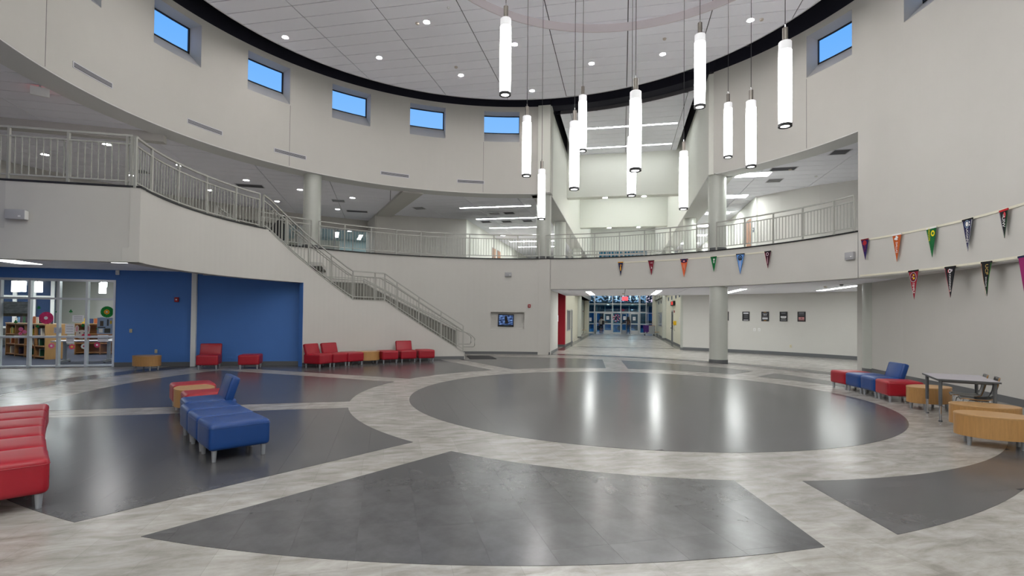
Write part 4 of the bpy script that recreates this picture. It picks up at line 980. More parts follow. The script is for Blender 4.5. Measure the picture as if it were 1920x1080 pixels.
NAVY, GOLD, MAROON, ORANGE, GREEN, SKY, RED_, BLK, PURP = c_(24, 26, 72), c_(226, 160, 40), c_(128, 20, 44), c_(206, 96, 36), c_(12, 104, 52), c_(110, 160, 226), c_(190, 34, 44), c_(14, 14, 20), c_(36, 24, 90)
pennant(27.5, 4.02, .217, .60, NAVY, GOLD, 'navy pennant with gold top edge, leftmost on the curved gallery front', emblem=[(.01, -.14, .035, .035, GOLD, .6), (.0, -.28, .026, .1, GOLD)])
pennant(34.7, 4.02, .25, .61, MAROON, c_(60, 14, 20), 'maroon pennant with white marks on the gallery front, second from its left end', 'T', size=.12, ltop=.16, emblem=[(.012, -.3, .02, .03, W_), (.0, -.24, .012, .012, W_)])
pennant(42.3, 4.0, .31, .72, c_(222, 98, 50), NAVY, 'orange pennant with a navy top block on the gallery front', emblem=[(0, -.085, .135, .065, NAVY), (0, -.09, .05, .04, RED_), (0, -.085, .034, .022, W_), (.03, -.31, .012, .13, c_(226, 170, 150)), (-.025, -.27, .01, .09, c_(226, 170, 150))])
pennant(48.9, 4.0, .235, .57, GREEN, c_(10, 84, 44), 'green pennant with white marks on the gallery front', emblem=[(.015, -.1, .035, .03, W_), (.01, -.19, .03, .05, W_), (.01, -.19, .015, .03, GREEN)], edge2=(c_(40, 160, 90), c_(40, 160, 90)))
pennant(54.7, 4.02, .32, .75, SKY, BLK, 'light blue pennant with a black round emblem on the gallery front', emblem=[(0, -.15, .085, .1, BLK), (0, -.14, .05, .055, SKY), (0, -.15, .03, .05, BLK), (0, -.37, .012, .16, c_(214, 206, 220))], edge2=(NAVY, NAVY))
pennant(60.5, 4.01, .235, .59, c_(52, 16, 30), BLK, 'dark maroon pennant with a white ring emblem, rightmost on the gallery front', emblem=[(-.01, -.1, .05, .062, c_(220, 190, 205), .65), (-.005, -.31, .012, .13, c_(200, 160, 175))], edge2=(c_(190, 60, 90), c_(120, 30, 60)))
pennant(79.4, 3.97, .24, .6, PURP, c_(120, 20, 30), 'dark blue pennant with a red disc, leftmost of the upper row on the tall wall', 'SMU', lcol=c_(120, 24, 60), size=.105, ltop=.42, emblem=[(.0, -.11, .065, .07, c_(176, 40, 48)), (.0, -.11, .04, .042, c_(140, 24, 40), .7)], edge2=(c_(120, 30, 60), None))
pennant(85.2, 3.95, .29, .73, c_(196, 92, 34), W_, 'orange pennant with white marks in the upper row on the tall wall', 'DALLAS', size=.082, lcol=W_, ltop=.48, lx=.005, emblem=[(.0, -.07, .03, .03, W_), (-.02, -.12, .05, .03, W_), (.04, -.09, .02, .02, W_), (.01, -.14, .035, .02, W_)])
pennant(91.25, 3.94, .31, .73, GREEN, W_, 'green pennant with a yellow O in the upper row on the tall wall', 'OREGON', size=.075, lcol=c_(226, 220, 30), ltop=.22, lx=-.065, emblem=[(.05, -.15, .058, .072, c_(240, 226, 30), .5)], edge2=(c_(30, 120, 50), None))
pennant(97.35, 3.94, .31, .72, NAVY, BLK, 'navy pennant with white emblem and white side stripe on the tall wall', 'UCONN', size=.085, lcol=W_, ltop=.5, emblem=[(-.005, -.11, .04, .055, W_), (-.005, -.11, .07, .085, c_(150, 180, 210), .85), (.075, -.08, .014, .02, W_), (.07, -.14, .016, .022, W_)], stripe=W_)
pennant(103.3, 3.93, .25, .58, BLK, c_(190, 28, 36), 'black pennant with a red top edge, rightmost of the upper row', 'UIW', size=.11, lcol=W_, ltop=.42, emblem=[(.03, -.11, .035, .06, c_(206, 70, 76)), (.0, -.12, .02, .03, c_(150, 150, 150))], edge2=(PURP, c_(40, 110, 60)))
pennant(88.0, 2.95, .31, .74, c_(150, 24, 46), BLK, 'cherry red pennant with a ringed emblem, leftmost of the lower row', 'TEMPLE', size=.08, lcol=W_, ltop=.6, r=10.35, emblem=[(.0, -.17, .1, .125, c_(225, 215, 225)), (.0, -.17, .09, .115, c_(40, 10, 20)), (0, -.17, .075, .1, c_(120, 20, 40)), (.02, -.12, .025, .022, c_(236, 206, 40)), (.025, -.2, .028, .026, c_(236, 206, 40)), (-.015, -.165, .02, .014, c_(200, 200, 210))])
pennant(94.3, 2.94, .32, .72, BLK, BLK, 'black pennant with red left edge and white C in the lower row', 'CINCINNATI', size=.072, lcol=W_, ltop=.52, r=10.35, emblem=[(-.045, -.1, .025, .04, RED_), (0, -.1, .045, .05, W_, .55), (.06, -.09, .025, .03, c_(190, 180, 190)), (.0, -.56, .014, .014, c_(190, 120, 90))], edge2=(c_(200, 40, 80), None))
t_ = pennant(100.3, 2.94, .31, .73, BLK, BLK, 'black and gold pennant in the lower row, third from its left end', 'UCF', size=.12, lcol=c_(206, 176, 100), ltop=.22, r=10.35, lx=.02, edge2=(c_(190, 130, 90), c_(60, 150, 60)), slack=.5)
text('KNIGHTS', .05, plain('felt_white', W_, .9), t_, face_mtx(.005, -.022, -.42, down=True))
pennant(106.4, 2.94, .31, .73, c_(150, 24, 100), NAVY, 'magenta pennant cut by the right edge of the picture, lower row')
def strip_obj(t0, t1, z0, z1, label, r=RD):
    o = MB().arc(r-.018, r-.001, t0, t1, z0, z0+.05, 1.5, z0b=z1, z1b=z1+.05).build('pennant_strip', CREAM, org=P(r, t0, z0)); o.location = P(r, t0, z0); tag(o, label, 'strip', 'cream mounting strips')
    n = int(abs(t1-t0)/1.5); me = None
    for k in range(n):
        p = P(r-.0205, t0+.7+k*1.5, z0+.025+(z1-z0)*(k*1.5+.7)/(t1-t0))-P(r, t0, z0)
        if me is None: q = MB().lathe([(.004, -.004), (.005, 0), (.004, .004)], 8).build('screw', VENTW, o); me = q.data
        else: q = link('screw', me, o)
        q.location = p
strip_obj(26.9, 61.0, 3.98, 3.98, 'cream strip holding the six pennants on the gallery front', RD-.02)
strip_obj(78.7, 125, 3.93, 3.92, 'cream strip holding the upper pennant row on the tall wall'); strip_obj(78.2, 125, 2.925, 2.915, 'cream strip holding the lower pennant row along the wall edge')
# posters on the gallery back wall
pw = plain('poster_black', (.006, .005, .008), .5)
def poster(th, label, rows, z=1.8, words=None, wc=c_(206, 204, 210)):
    o = on_drum('poster', 17.19, th, z); tag(o, label, 'poster', 'black framed posters'); MB().box(-.17, .17, -.02, 0, -.225, .225).build('board', pw, o)
    for zz, hw, hh, col in rows: MB().box(-hw, hw, -.0225, -.0205, zz-hh, zz+hh).build('print', plain('print_%d_%d' % (int(col[0]*99), int(col[2]*99)), col), o)
    for s_, zz, sz in (words or []): text(s_, sz, plain('print_words', wc), o, face_mtx(0, -.024, zz), sx=.95)
g1, g2, g3 = c_(200, 200, 205), c_(110, 110, 116), c_(190, 130, 130)
poster(39.25, 'black poster half hidden behind the ground floor column', [(.01, .13, .025, W_), (.12, .06, .012, g2), (-.08, .1, .008, g2), (-.13, .1, .008, g2)])
poster(42.55, 'black poster with a white arched heading, second from the left', [(.15, .12, .03, g1)]+[(.07-k*.05, .09, .008, g2) for k in range(4)]+[(-.18, .11, .012, g1)])
poster(45.5, 'black poster with TRY in large letters, middle of the five', [(.2, .06, .006, GOLD), (.14, .12, .014, g2), (.0, .12, .01, g2), (-.09, .12, .035, g1), (-.15, .12, .012, g2), (-.2, .06, .006, GOLD)], words=[('TRY', .07, .11)])
poster(48.25, 'black poster with a white script diagonal, fourth from the left', [(.17, .11, .01, g2), (.13, .09, .01, g2), (-.02, .12, .035, W_), (-.02, .08, .012, BLK), (-.08, .1, .012, g1), (-.16, .12, .008, g1)])
poster(50.85, 'black poster with pink lower print, rightmost of the five', [(.16, .11, .025, g2), (.08, .12, .012, g2), (-.07, .12, .05, g3), (-.07, .04, .03, BLK), (-.15, .12, .01, g3)])

# ================================================================== LIBRARY
LD = Vector((-.9626, -.2708)); LN = Vector((.2708, -.9626))            # along the window wall to the left, and out towards the rotunda
def LW(u, v=0, z=0): p = W0+LD*u+LN*v; return Vector((p.x, p.y, z))     # v>0 in front of the glass
LRZ = math.atan2(-LD.y, -LD.x)
lwn = empty('window_31', LW(0)); struct(lwn); wo = lwn.location
NM = 8
for k in range(NM+1):
    u = k*.725
    MB().prism([tuple(LW(u-.03, .02)[:2]), tuple(LW(u+.03, .02)[:2]), tuple(LW(u+.03, -.12)[:2]), tuple(LW(u-.03, -.12)[:2])], 0, 2.69).build('mullion', ALU, lwn, org=wo)
for z, h in ((.02, .05), (.90, .06), (2.06, .06), (2.62, .07)):
    MB().prism([tuple(LW(0, .022)[:2]), tuple(LW(NM*.725, .022)[:2]), tuple(LW(NM*.725, -.12)[:2]), tuple(LW(0, -.12)[:2])], z, z+h).build('transom', ALU, lwn, org=wo)
for k in range(NM):
    for z0, z1 in ((.07, .9), (.96, 2.06), (2.12, 2.62)):
        MB().prism([tuple(LW(k*.725+.03, -.05)[:2]), tuple(LW(k*.725+.695, -.05)[:2]), tuple(LW(k*.725+.695, -.058)[:2]), tuple(LW(k*.725+.03, -.058)[:2])], z0, z1).build('pane', GLASS, lwn, org=wo)
cp = MB().prism([tuple(p) for p in (LW(-6, -.13)[:2], LW(9.5, -.13)[:2], LW(9.5, -14)[:2], LW(-6, -14)[:2])], 0, .006); struct(cp.build('floor_library', CARPET))
lc = MB(); lc.prism([tuple(p) for p in (LW(-3, -.3)[:2], LW(9.5, -.3)[:2], LW(9.5, -3.0)[:2], LW(-3, -3.0)[:2])], 2.85, 3.3); struct(lc.build('ceiling_library', plain('library_bulkhead', rgb(112, 92, 80))))
lc = MB(); lc.prism([tuple(p) for p in (LW(-6, -13.2)[:2], LW(9.5, -13.2)[:2], LW(9.5, -13.5)[:2], LW(-6, -13.5)[:2])], 0, 6)
lc.prism([tuple(LW(-3.6, -13.4)[:2]), tuple(LW(-3.2, -13.4)[:2]), tuple(LW(-.05, -.4)[:2]), tuple(LW(-.35, -.4)[:2])], 0, 3.3)
struct(lc.build('wall_library', plain('library_wall', rgb(206, 206, 196))))
# distant dark window wall inside the library
lw2 = empty('window_32', LW(6, -9)); struct(lw2)
a = LW(6.85, -11.2); b = LW(9.6, -10.8); dd = (b-a)
MB().wall(a, b, .05, .9, 3.3).build('pane', plain('dusk_glass', rgb(48, 66, 98), .2), lw2, org=lw2.location)
nn = Vector((LN.x, LN.y, 0))*.08
for k in range(5): p = a+dd*k/4; MB().wall(p+nn, p+dd.normalized()*.14+nn, .08, .9, 3.3).build('mullion', WHITE, lw2, org=lw2.location)
for z in (.9, 2.35): MB().wall(a+nn, b+nn, .06, z, z+.09).build('transom', WHITE, lw2, org=lw2.location)
for i, (u, v, z) in enumerate(((5.7, -6, 2.45), (4.95, -6, 2.45), (2.8, -6, 2.45), (2.2, -8.5, 2.8), (6, -7, 2.5), (4.2, -9.5, 2.85))):
    o = empty('pendant_light', LW(u, v, z)); tag(o, 'glowing cylinder pendant inside the library, %s' % ['seen in the leftmost bay', 'seen in the second bay', 'seen in the rightmost bay', 'hidden behind a mullion', 'outside the picture', 'farther back'][i], 'pendant lamp', 'library pendants')
    MB().lathe([(.12, 0), (.12, .42)], 16).build('shade', LIN_E if i in (3, 4, 5) else emit('library_lamp', (1, .97, .95), 3.0) if 'library_lamp' not in MATS else MATS['library_lamp'], o, smooth=True); MB().tube([(0, 0, .42), (0, 0, .8)], .01, 6).build('rod', STEEL, o)
for i, (u, v) in enumerate(((1, -5), (4, -5), (7, -5), (2.5, -9), (5.5, -9), (8, -9), (.5, -2.0), (3.5, -2.0))): lin('troffer_light', LW(u, v), R_(-15), 1.2, .6, 'added unseen fill light in the library ceiling, %s of eight' % nth[i], 'library ceiling troffers', 3.28 if v < -3.1 else 2.845)  # out of sight, added only to brighten the library interior
# bookcases
bcol = [rgb(*c) for c in ((40, 60, 110), (120, 30, 36), (30, 90, 60), (200, 170, 60), (210, 205, 195), (60, 40, 70), (170, 90, 40), (20, 20, 24), (90, 140, 180))]
bname = ['navy', 'dark red', 'green', 'yellow', 'cream', 'purple', 'orange', 'black', 'pale blue']
def bookcase(o_, ang, bays, depth, h, label, nshelf=3, wb=.9):
    o = empty('bookcase', (o_[0], o_[1], .006), ang); tag(o, label, 'bookcase', 'oak bookcases in the library')
    W = bays*wb
    for k in range(bays+1): MB().box(k*wb-.015, k*wb+.015, 0, depth, 0, h).build('upright', SHELF, o)
    for k in range(nshelf+1): z = .06+(h-.1)*k/nshelf; MB().box(0, W, .01, depth, z, z+.03).build('shelf', SHELF, o)
    MB().box(0, W, depth-.02, depth, 0, h).build('back_panel', SHELF, o); MB().box(-.03, W+.03, -.02, depth+.02, h, h+.03).build('top', WOODT, o); MB().box(-.016, -.03, 0, depth, 0, h).build('end_panel', WOOD, o); MB().box(W+.016, W+.03, 0, depth, 0, h).build('end_panel', WOOD, o)
    return o
def book(loc, ang, w_, d, h, col, label, grp, lying=False):
    o = MB().box(0, w_, 0, d, 0, h).build('book', plain('book_%d' % bcol.index(col), col, .6)); o.location = loc; o.rotation_euler = (0, 0, ang); tag(o, label, 'book', grp)
    if 'pages_done' in protos: q = link('pages', protos['pages_done'], o)
    else: q = MB().box(.08, .92, .06, 1.01, .02, .98).build('pages', PAPER, o); protos['pages_done'] = q.data
    q.scale = (w_, d, h+.002); return o
A1 = Vector((-16.35, 18.3)); angA = math.atan2(20.3-18.3, -19.8+16.35)
dA = Vector((-19.8, 20.3))-A1; LA = 3.6; dA.normalize(); st0 = A1+dA*LA; angA = math.atan2(-dA.y, -dA.x)
bookcase(st0, angA, 4, .62, 1.22, 'long open oak bookcase behind the left panes of the library window')
rb = random.Random(5)
ordn = lambda k: (nth+['tenth', 'eleventh', 'twelfth', 'thirteenth', 'fourteenth', 'fifteenth', 'sixteenth'])[k]
def W2(o_, ang, x, y, z): c, s_ = math.cos(ang), math.sin(ang); return (o_[0]+x*c-y*s_, o_[1]+x*s_+y*c, z)
for bay in range(4):
    for sh, n in ((1, 4), (2, 7), (0, 2)):
        x = bay*.9+.05+rb.random()*.2; z = .006+.06+(1.22-.1)*sh/3+.031
        for k in range(n):
            w_ = rb.uniform(.025, .05); h = rb.uniform(.2, .27); bc_ = rb.choice(bcol); book(W2(st0, angA, x, .08, z), angA, w_, .18, h, bc_, 'small %s book on shelf %s of library bookcase bay %s' % (bname[bcol.index(bc_)], nth[sh], nth[bay]), 'books on the library shelves'); x += w_+.004
for k in range(14):
    x = .15+k*.25+rb.random()*.05; h = rb.uniform(.18, .27); book(W2(st0, angA, x, .2, 1.258), angA, rb.uniform(.14, .2), .03, h, rb.choice(bcol), 'book standing face out on top of the long library bookcase, %s from the left' % ordn(k), 'display books on the bookcase tops')
B1 = Vector((-17.2, 20.6)); angB = .12
bookcase(B1, angB, 4, .5, 1.2, 'oak bookcase in the library behind the grey legged tables')
for k in range(16):
    x = .1+k*.22; h = rb.uniform(.16, .26); book(W2(B1, angB, x, .2, 1.238), angB, rb.uniform(.12, .18), .03, h, rb.choice(bcol), 'book standing on top of the farther library bookcase, %s from the left' % ordn(k), 'display books on the bookcase tops')
def lib_table(x, y, ang, w_, label):
    o = empty('library_table', (x, y, .006), ang); tag(o, label, 'table', 'library tables'); MB().box(-w_/2, w_/2, -.38, .38, .70, .735).build('table_top', TTOP, o)
    for sx in (-1, 1):
        g = MB().box(sx*w_*.36-.045, sx*w_*.36+.045, -.03, .03, .08, .7).build('leg', GREYV, o); MB().box(sx*w_*.36-.03, sx*w_*.36+.03, -.34, .34, .03, .09).build('foot', GREYV, g)
        for y_ in (-.34, .34): MB().lathe([(.03, 0), (.035, .015), (.03, .03)], 10, (sx*w_*.36, y_)).build('caster', BLACK, g)
    return o
lib_table(-14.25, 17.55, LRZ+.05, 1.7, 'grey topped library table with post legs just behind the window panes'); lib_table(-13.6, 19.0, LRZ+.1, 1.7, 'second library table, farther behind the first one')
# things stuck to the glass
def on_glass(name, u, z, label, cat, grp=None): o = empty(name, LW(u, -.046, z), LRZ); tag(o, label, cat, grp); return o
def disc(mb, x, z, r, y, n=20, sx=1): mb.add([(x+r*sx*math.cos(2*math.pi*i/n), y, z+r*math.sin(2*math.pi*i/n)) for i in range(n)], [tuple(range(n))]); return mb
def fan(name, u, z, r, col, ccol, label, petals=22):
    o = on_glass(name, u, z, label, 'paper flower', 'paper fans on the library window'); vs = [(0, -.03, 0)]; fs = []
    for i in range(petals*2): t = math.pi*i/petals; rr_ = r*(1 if i % 2 else .93); vs.append((rr_*math.cos(t), -.012-.022*(i % 2), rr_*math.sin(t)))
    for i in range(petals*2): fs.append((0, 1+i, 1+(i+1) % (petals*2)))
    MB().add(vs, fs).build('paper_fan', plain(name+'_paper', col, .8), o); return o, disc(MB(), 0, 0, r*.26, -.04)
PINK = rgb(214, 60, 120)
o, q = fan('pink_paper_fan', 1.76, 1.5, .19, PINK, W_, 'large pink paper fan flower with white centre stuck on the library window'); q.build('centre', PAPER, o)
o, q = fan('green_paper_fan', .2, 1.70, .18, rgb(20, 140, 60), GOLD, 'green paper fan with yellow flower centre stuck on the rightmost library pane')
g = MB()
for i in range(8): t = 2*math.pi*i/8; disc(g, .055*math.cos(t), .055*math.sin(t), .026, -.042, 10)
g.build('flower', plain('gold_paper', GOLD), o); disc(MB(), 0, 0, .022, -.045).build('centre', PAPER, o)
sg = plain('shamrock_paper', rgb(14, 120, 56), .8); sp = ['above the pink fan', 'right of the pink fan at the mullion', 'left in the third bay', 'below the pink fan', 'on the bunny', 'on the right mullion beside the poster', 'at the left above the bookcase']
for (u, z), lb in zip(((1.96, 1.81), (1.49, 1.70), (1.15, 1.71), (1.98, 1.25), (.83, 1.28), (.44, 1.19), (2.52, 1.38)), sp):
    o = on_glass('paper_shamrock', u, z, 'small green paper shamrock on the library window '+lb, 'paper shamrock', 'shamrocks on the library window'); g = MB()
    for t in (90, 210, 330): disc(g, .026*math.cos(R_(t)), .026*math.sin(R_(t)), .025, -.006, 12)
    g.build('leaves', sg, o); MB().box(-.005, .005, -.006, -.004, -.07, -.01).build('stem', sg, o)
def sheet(u, z, w_, h, label, lines=4, m=None, qr=False):
    o = on_glass('paper_sheet', u, z, label, 'paper notice', 'notices on the library window'); MB().box(-w_/2, w_/2, -.004, -.002, -h/2, h/2).build('sheet', m or PAPER, o)
    for k in range(lines): zz = h/2-h*(k+1)/(lines+1); MB().box(-w_*.36, w_*.36, -.0055, -.0045, zz-.006, zz+.004).build('printed_line', plain('print_grey', rgb(130, 130, 140)), o)
    return o
sheet(.96, 1.49, .30, .20, 'white landscape notice with grey lines in the third library bay'); sheet(1.17, 1.17, .235, .29, 'white portrait notice in the third library bay beside the bunny', 3)
sheet(1.15, .84, .2, .2, 'white sheet just below the middle bar in the third library bay', 2); sheet(.3, .88, .28, .2, 'pale sheet with a dark curve at the bottom of the rightmost bay', 1)
sheet(1.47, 1.13, .2, .17, 'grey sheet on the bookcase end seen through the second bay', 2, plain('grey_sheet', rgb(188, 188, 200)))
o = on_glass('photo_poster', .24, 1.32, 'photo poster with several figures on the rightmost library pane', 'poster'); MB().box(-.22, .2, -.006, -.003, -.3, .2).build('sheet', plain('poster_sky', rgb(130, 150, 176)), o)
for x, z, w_, h, c in ((-.1, .02, .09, .16, (70, 62, 52)), (.06, .05, .05, .2, (60, 66, 72)), (.14, .06, .05, .1, (190, 160, 40)), (-.1, -.1, .2, .03, (30, 30, 30)), (-.12, -.2, .1, .12, (210, 210, 205)), (.05, -.2, .16, .14, (60, 62, 58))): MB().box(x-w_/2, x+w_/2, -.008, -.0065, z-h/2, z+h/2).build('picture', plain('pic_%d_%d' % (c[0], c[2]), rgb(*c)), o)
o = on_glass('landscape_poster', 2.62, 1.76, 'large grey cloudy landscape picture hanging behind the leftmost library bay', 'picture'); o.location = LW(2.66, -.2, 1.76); MB().box(-.36, .36, -.01, 0, -.22, .22).build('print', mat('cloud_print', rgb(140, 140, 138), .6, noise=.5, nscale=5, stretch=(1, 1, 3)), o); MB().box(-.36, .36, -.012, -.0105, -.22, -.13).build('tree_line', mat('tree_print', rgb(80, 70, 52), .7, noise=.5, nscale=14), o)
for u, z, c1, c2, lb in ((1.1, .63, (220, 90, 110), (236, 210, 90), 'pink paper flower under the middle bar in the third bay'), (.79, .64, (220, 224, 220), (180, 60, 90), 'white paper flower with pink centre under the middle bar'), (.45, .68, (200, 70, 110), (240, 240, 240), 'small pink paper flower beside the right mullion'), (1.62, .66, (220, 110, 150), (240, 240, 240), 'small pink paper flower in the second bay')):
    o = on_glass('paper_flower', u, z, lb, 'paper flower', 'paper flowers on the library window'); g = MB()
    for i in range(8): t = 2*math.pi*i/8; disc(g, .055*math.cos(t), .055*math.sin(t), .03, -.006, 10)
    g.build('petals', plain('petal_%d' % c1[1], rgb(*c1)), o); disc(MB(), 0, 0, .03, -.009).build('centre', plain('petc_%d' % c2[1], rgb(*c2)), o)
o = on_glass('paper_bunny', .84, 1.05, 'paper bunny face with long pink ears in the third library bay', 'paper cutout'); g = MB(); disc(g, 0, -.05, .14, -.005, 24, 1.25); disc(g, -.15, .13, .055, -.0051, 20); g.add([(x, -.005, z) for x, z in ((-.2, .02), (-.1, .02), (-.09, .18), (-.13, .24), (-.18, .2))], [(0, 1, 2, 3, 4)]); g.add([(x, -.005, z) for x, z in ((.1, .02), (.19, .02), (.2, .2), (.15, .25), (.1, .18))], [(0, 1, 2, 3, 4)]); g.build('face', plain('bunny_white', rgb(206, 198, 190)), o)
g = MB(); disc(g, -.145, .13, .025, -.008, 12, 1); g.add([(x, -.008, z) for x, z in ((-.17, .05), (-.12, .05), (-.12, .19), (-.16, .19), (.13, .05), (.17, .05), (.17, .2), (.13, .2))], [(0, 1, 2, 3), (4, 5, 6, 7)]); g.build('inner_ear', plain('bunny_pink', rgb(214, 150, 160)), o); g = MB(); disc(g, -.07, .0, .02, -.008); disc(g, .05, .0, .02, -.008); g.build('eyes', BLACK, o)
o = on_glass('paper_heart', .74, .93, 'pink and yellow striped paper heart on the bunny', 'paper cutout'); g = MB(); disc(g, -.06, .03, .06, -.011); disc(g, .06, .03, .06, -.011); g.add([(x, -.0105, z) for x, z in ((-.115, .01), (.115, .01), (.0, -.14))], [(0, 1, 2)]); g.build('heart', plain('heart_pink', rgb(206, 30, 76)), o)
g = MB(); g.add([(x, -.013, z) for x, z in ((-.07, -.06), (.08, -.06), (.03, -.12), (-.02, -.12))], [(0, 1, 2, 3)]); g.build('stripe', plain('gold_paper', GOLD), o)
o = on_glass('paper_butterfly', 2.34, 1.08, 'pink paper butterfly at the left mullion of the library window', 'paper cutout'); g = MB(); disc(g, -.05, .08, .06, -.005); disc(g, .04, -.0, .055, -.0052); disc(g, -.06, -.05, .05, -.0054); g.build('wings', plain('butterfly_pink', rgb(210, 110, 150)), o); MB().add([(-.07, -.007, -.06), (-.055, -.007, -.07), (.02, -.007, .06), (.005, -.007, .065)], [(0, 1, 2, 3)]).build('body', plain('heart_pink', PINK), o)

# ================================================================== CORRIDOR DETAILS
def st_obj(name, s, t, z, rz=None): return empty(name, ST(s, t, z), -PH if rz is None else rz)     # local x = s, local y = t
def stb(o, a, m, name): return MB().box(*a).build(name, m, o)
w_ = struct(st_obj('window_41', -.3, 18.95, .85))
for a in ((-.06, .02, -.95, -.89, 0, 1.25), (-.06, .02, .89, .95, 0, 1.25), (-.06, .02, -.03, .03, 0, 1.25), (-.06, .02, -.95, .95, 0, .06), (-.06, .02, -.95, .95, 1.19, 1.25), (-.06, .02, -.5, -.46, 0, 1.25), (-.06, .02, .45, .49, 0, 1.25)): stb(w_, a, GREYV, 'frame')
stb(w_, (-.04, -.03, -.93, .93, .03, 1.2), plain('dim_pane', (.02, .025, .03), .1), 'pane')
d_ = struct(st_obj('door_1', -.3, 20.85, 0)); 
for a in ((-.08, .02, -.45, -.39, 0, 2.15), (-.08, .02, .39, .45, 0, 2.15), (-.08, .02, -.45, .45, 2.09, 2.15)): stb(d_, a, GREYV, 'frame')
stb(d_, (-.09, -.05, -.39, .39, 0, 2.09), plain('door_cream', rgb(206, 204, 192)), 'door_leaf'); stb(d_, (-.05, .04, .28, .34, .98, 1.02), CHROME, 'door_handle')
d_ = struct(st_obj('door_2', 6.15, 24.0, 0))
for a in ((-.02, .08, -.62, -.5, 0, 2.2), (-.02, .08, .5, .62, 0, 2.2), (-.02, .08, -.62, .62, 2.1, 2.2)): stb(d_, a, GREYV, 'frame')
stb(d_, (-.015, .03, -.5, .5, 0, 2.1), plain('door_dark', rgb(90, 92, 96)), 'door_leaf'); stb(d_, (-.03, -.016, -.42, -.2, .9, 1.9), plain('door_glass_dark', (.01, .01, .012), .1), 'pane'); stb(d_, (-.08, -.016, .34, .42, .96, 1.02), CHROME, 'door_handle')
w_ = struct(st_obj('window_42', 6.15, 35.6, .9))
for a in ((-.02, .06, -2.3, -2.2, 0, 1.25), (-.02, .06, 2.2, 2.3, 0, 1.25), (-.02, .06, -2.3, 2.3, 0, .07), (-.02, .06, -2.3, 2.3, 1.18, 1.25), (-.02, .06, -1.3, -1.2, 0, 1.25)): stb(w_, a, GREYV, 'frame')
stb(w_, (-.012, .03, -2.2, 2.2, .07, 1.18), plain('pale_pane', rgb(150, 160, 180), .1), 'pane')
d_ = struct(st_obj('door_3', 6.15, 32.0, 0))
for a in ((-.02, .08, -.5, -.42, 0, 2.15), (-.02, .08, .42, .5, 0, 2.15), (-.02, .08, -.5, .5, 2.09, 2.15)): stb(d_, a, GREYV, 'frame')
stb(d_, (-.012, .03, -.42, .42, 0, 2.09), plain('door_bluegrey', rgb(140, 152, 170)), 'door_leaf')
o = st_obj('digital_clock', 6.12, 23.0, 2.62, -PH-math.pi/2); stb(o, (-1.05, 1.05, -.1, 0, -.14, .14), BLACK, 'casing'); text('7:52', .27, emit('led_red', (1, .05, .03), .8), o, face_mtx(.1, -.104, 0), sx=2.6); tag(o, 'black wall clock with red digits reading 7:52 on the right corridor wall', 'clock')
o = st_obj('defibrillator_box', 6.15, 21.6, 1.36, -PH-math.pi/2); rbox('cabinet', (.5, .16, .26), (0, -.08, 0), .02, plain('yellow_box', rgb(236, 190, 20), .4), o); MB().box(-.12, .12, -.167, -.161, -.05, .06).build('badge', plain('badge_orange', rgb(190, 120, 20)), o); MB().tube([(.05, -.1, -.13), (.06, -.12, -.4), (.02, -.08, -.5)], .01, 6).build('cord', BLACK, o); tag(o, 'bright yellow wall box on the right corridor wall beside the door', 'wall box')
alarm(ST(6.15, 22.5, 2.09), -PH-math.pi/2, 'red fire alarm above the yellow box on the right corridor wall'); alarm(ST(-.95, 39.6, 2.23), -PH+math.pi/2, 'red fire alarm far down the left corridor wall')
alarm(ST(5.82, 41.6, 1.95), -PH, 'upper red alarm box on the end wall right of the entrance doors'); alarm(ST(5.82, 41.6, 1.1), -PH, 'lower red pull box on the end wall right of the entrance doors')
for k, (s, t, z, w2, h2) in enumerate(((-.29, 13.5, 1.6, .22, .3), (-.93, 36.6, 1.6, .5, .4), (-.93, 37.2, 1.25, .4, .25), (-.93, 38.6, 1.75, .4, .35), (6.14, 19.4, 1.56, .25, .35))):
    o = st_obj('paper_sheet', s, t, z, -PH+(math.pi/2 if s < 0 else -math.pi/2)); MB().box(-w2/2, w2/2, -.006, 0, -h2/2, h2/2).build('sheet', PAPER if k != 2 else plain('pink_sheet', rgb(232, 150, 130)), o); MB().box(-w2*.3, w2*.3, -.008, -.0065, h2*.2, h2*.25).build('printed_line', plain('print_grey', rgb(130, 130, 140)), o)
    tag(o, ['white sheet on the wall end left of the corridor mouth', 'white notice far down the left corridor wall', 'small pink notice far down the left corridor wall', 'upper white notice far down the left corridor wall', 'white sheet on the right corridor wall near the round column'][k], 'paper notice')
for k, t in enumerate((26.8, 24.3, 21.6, 19.5, 37.1, 34.1, 31.2)):
    o = st_obj('picture', 6.14, t, 3.03, -PH-math.pi/2); MB().box(-.28, .28, -.02, 0, -.13, .13).build('board', plain('sign_blue', rgb(92, 106, 128)), o); MB().box(-.2, .2, -.023, -.0205, -.06, .05).build('print', plain('sign_dark', rgb(50, 58, 76)), o); tag(o, 'small blue grey plaque high on the right corridor wall, %s from the near end' % ['fourth', 'third', 'second', 'first', 'seventh', 'sixth', 'fifth'][k], 'plaque', 'plaques on the right corridor wall')
for k, t in enumerate((31.4, 33.6, 35.9, 38.4, 40.4)):
    o = st_obj('banner', 5.99, t, 3.62, -PH-math.pi/2); MB().box(-.16, .16, -.012, 0, -.3, .3).build('cloth', plain('banner_dark', rgb(44, 40, 52)), o); MB().box(-.1, .1, -.014, -.0125, .02, .14).build('print', plain('banner_red', rgb(120, 60, 60)), o); tag(o, 'small dark banner on the upper right corridor band, %s from the near end' % nth[k], 'banner', 'dark banners over the corridor')
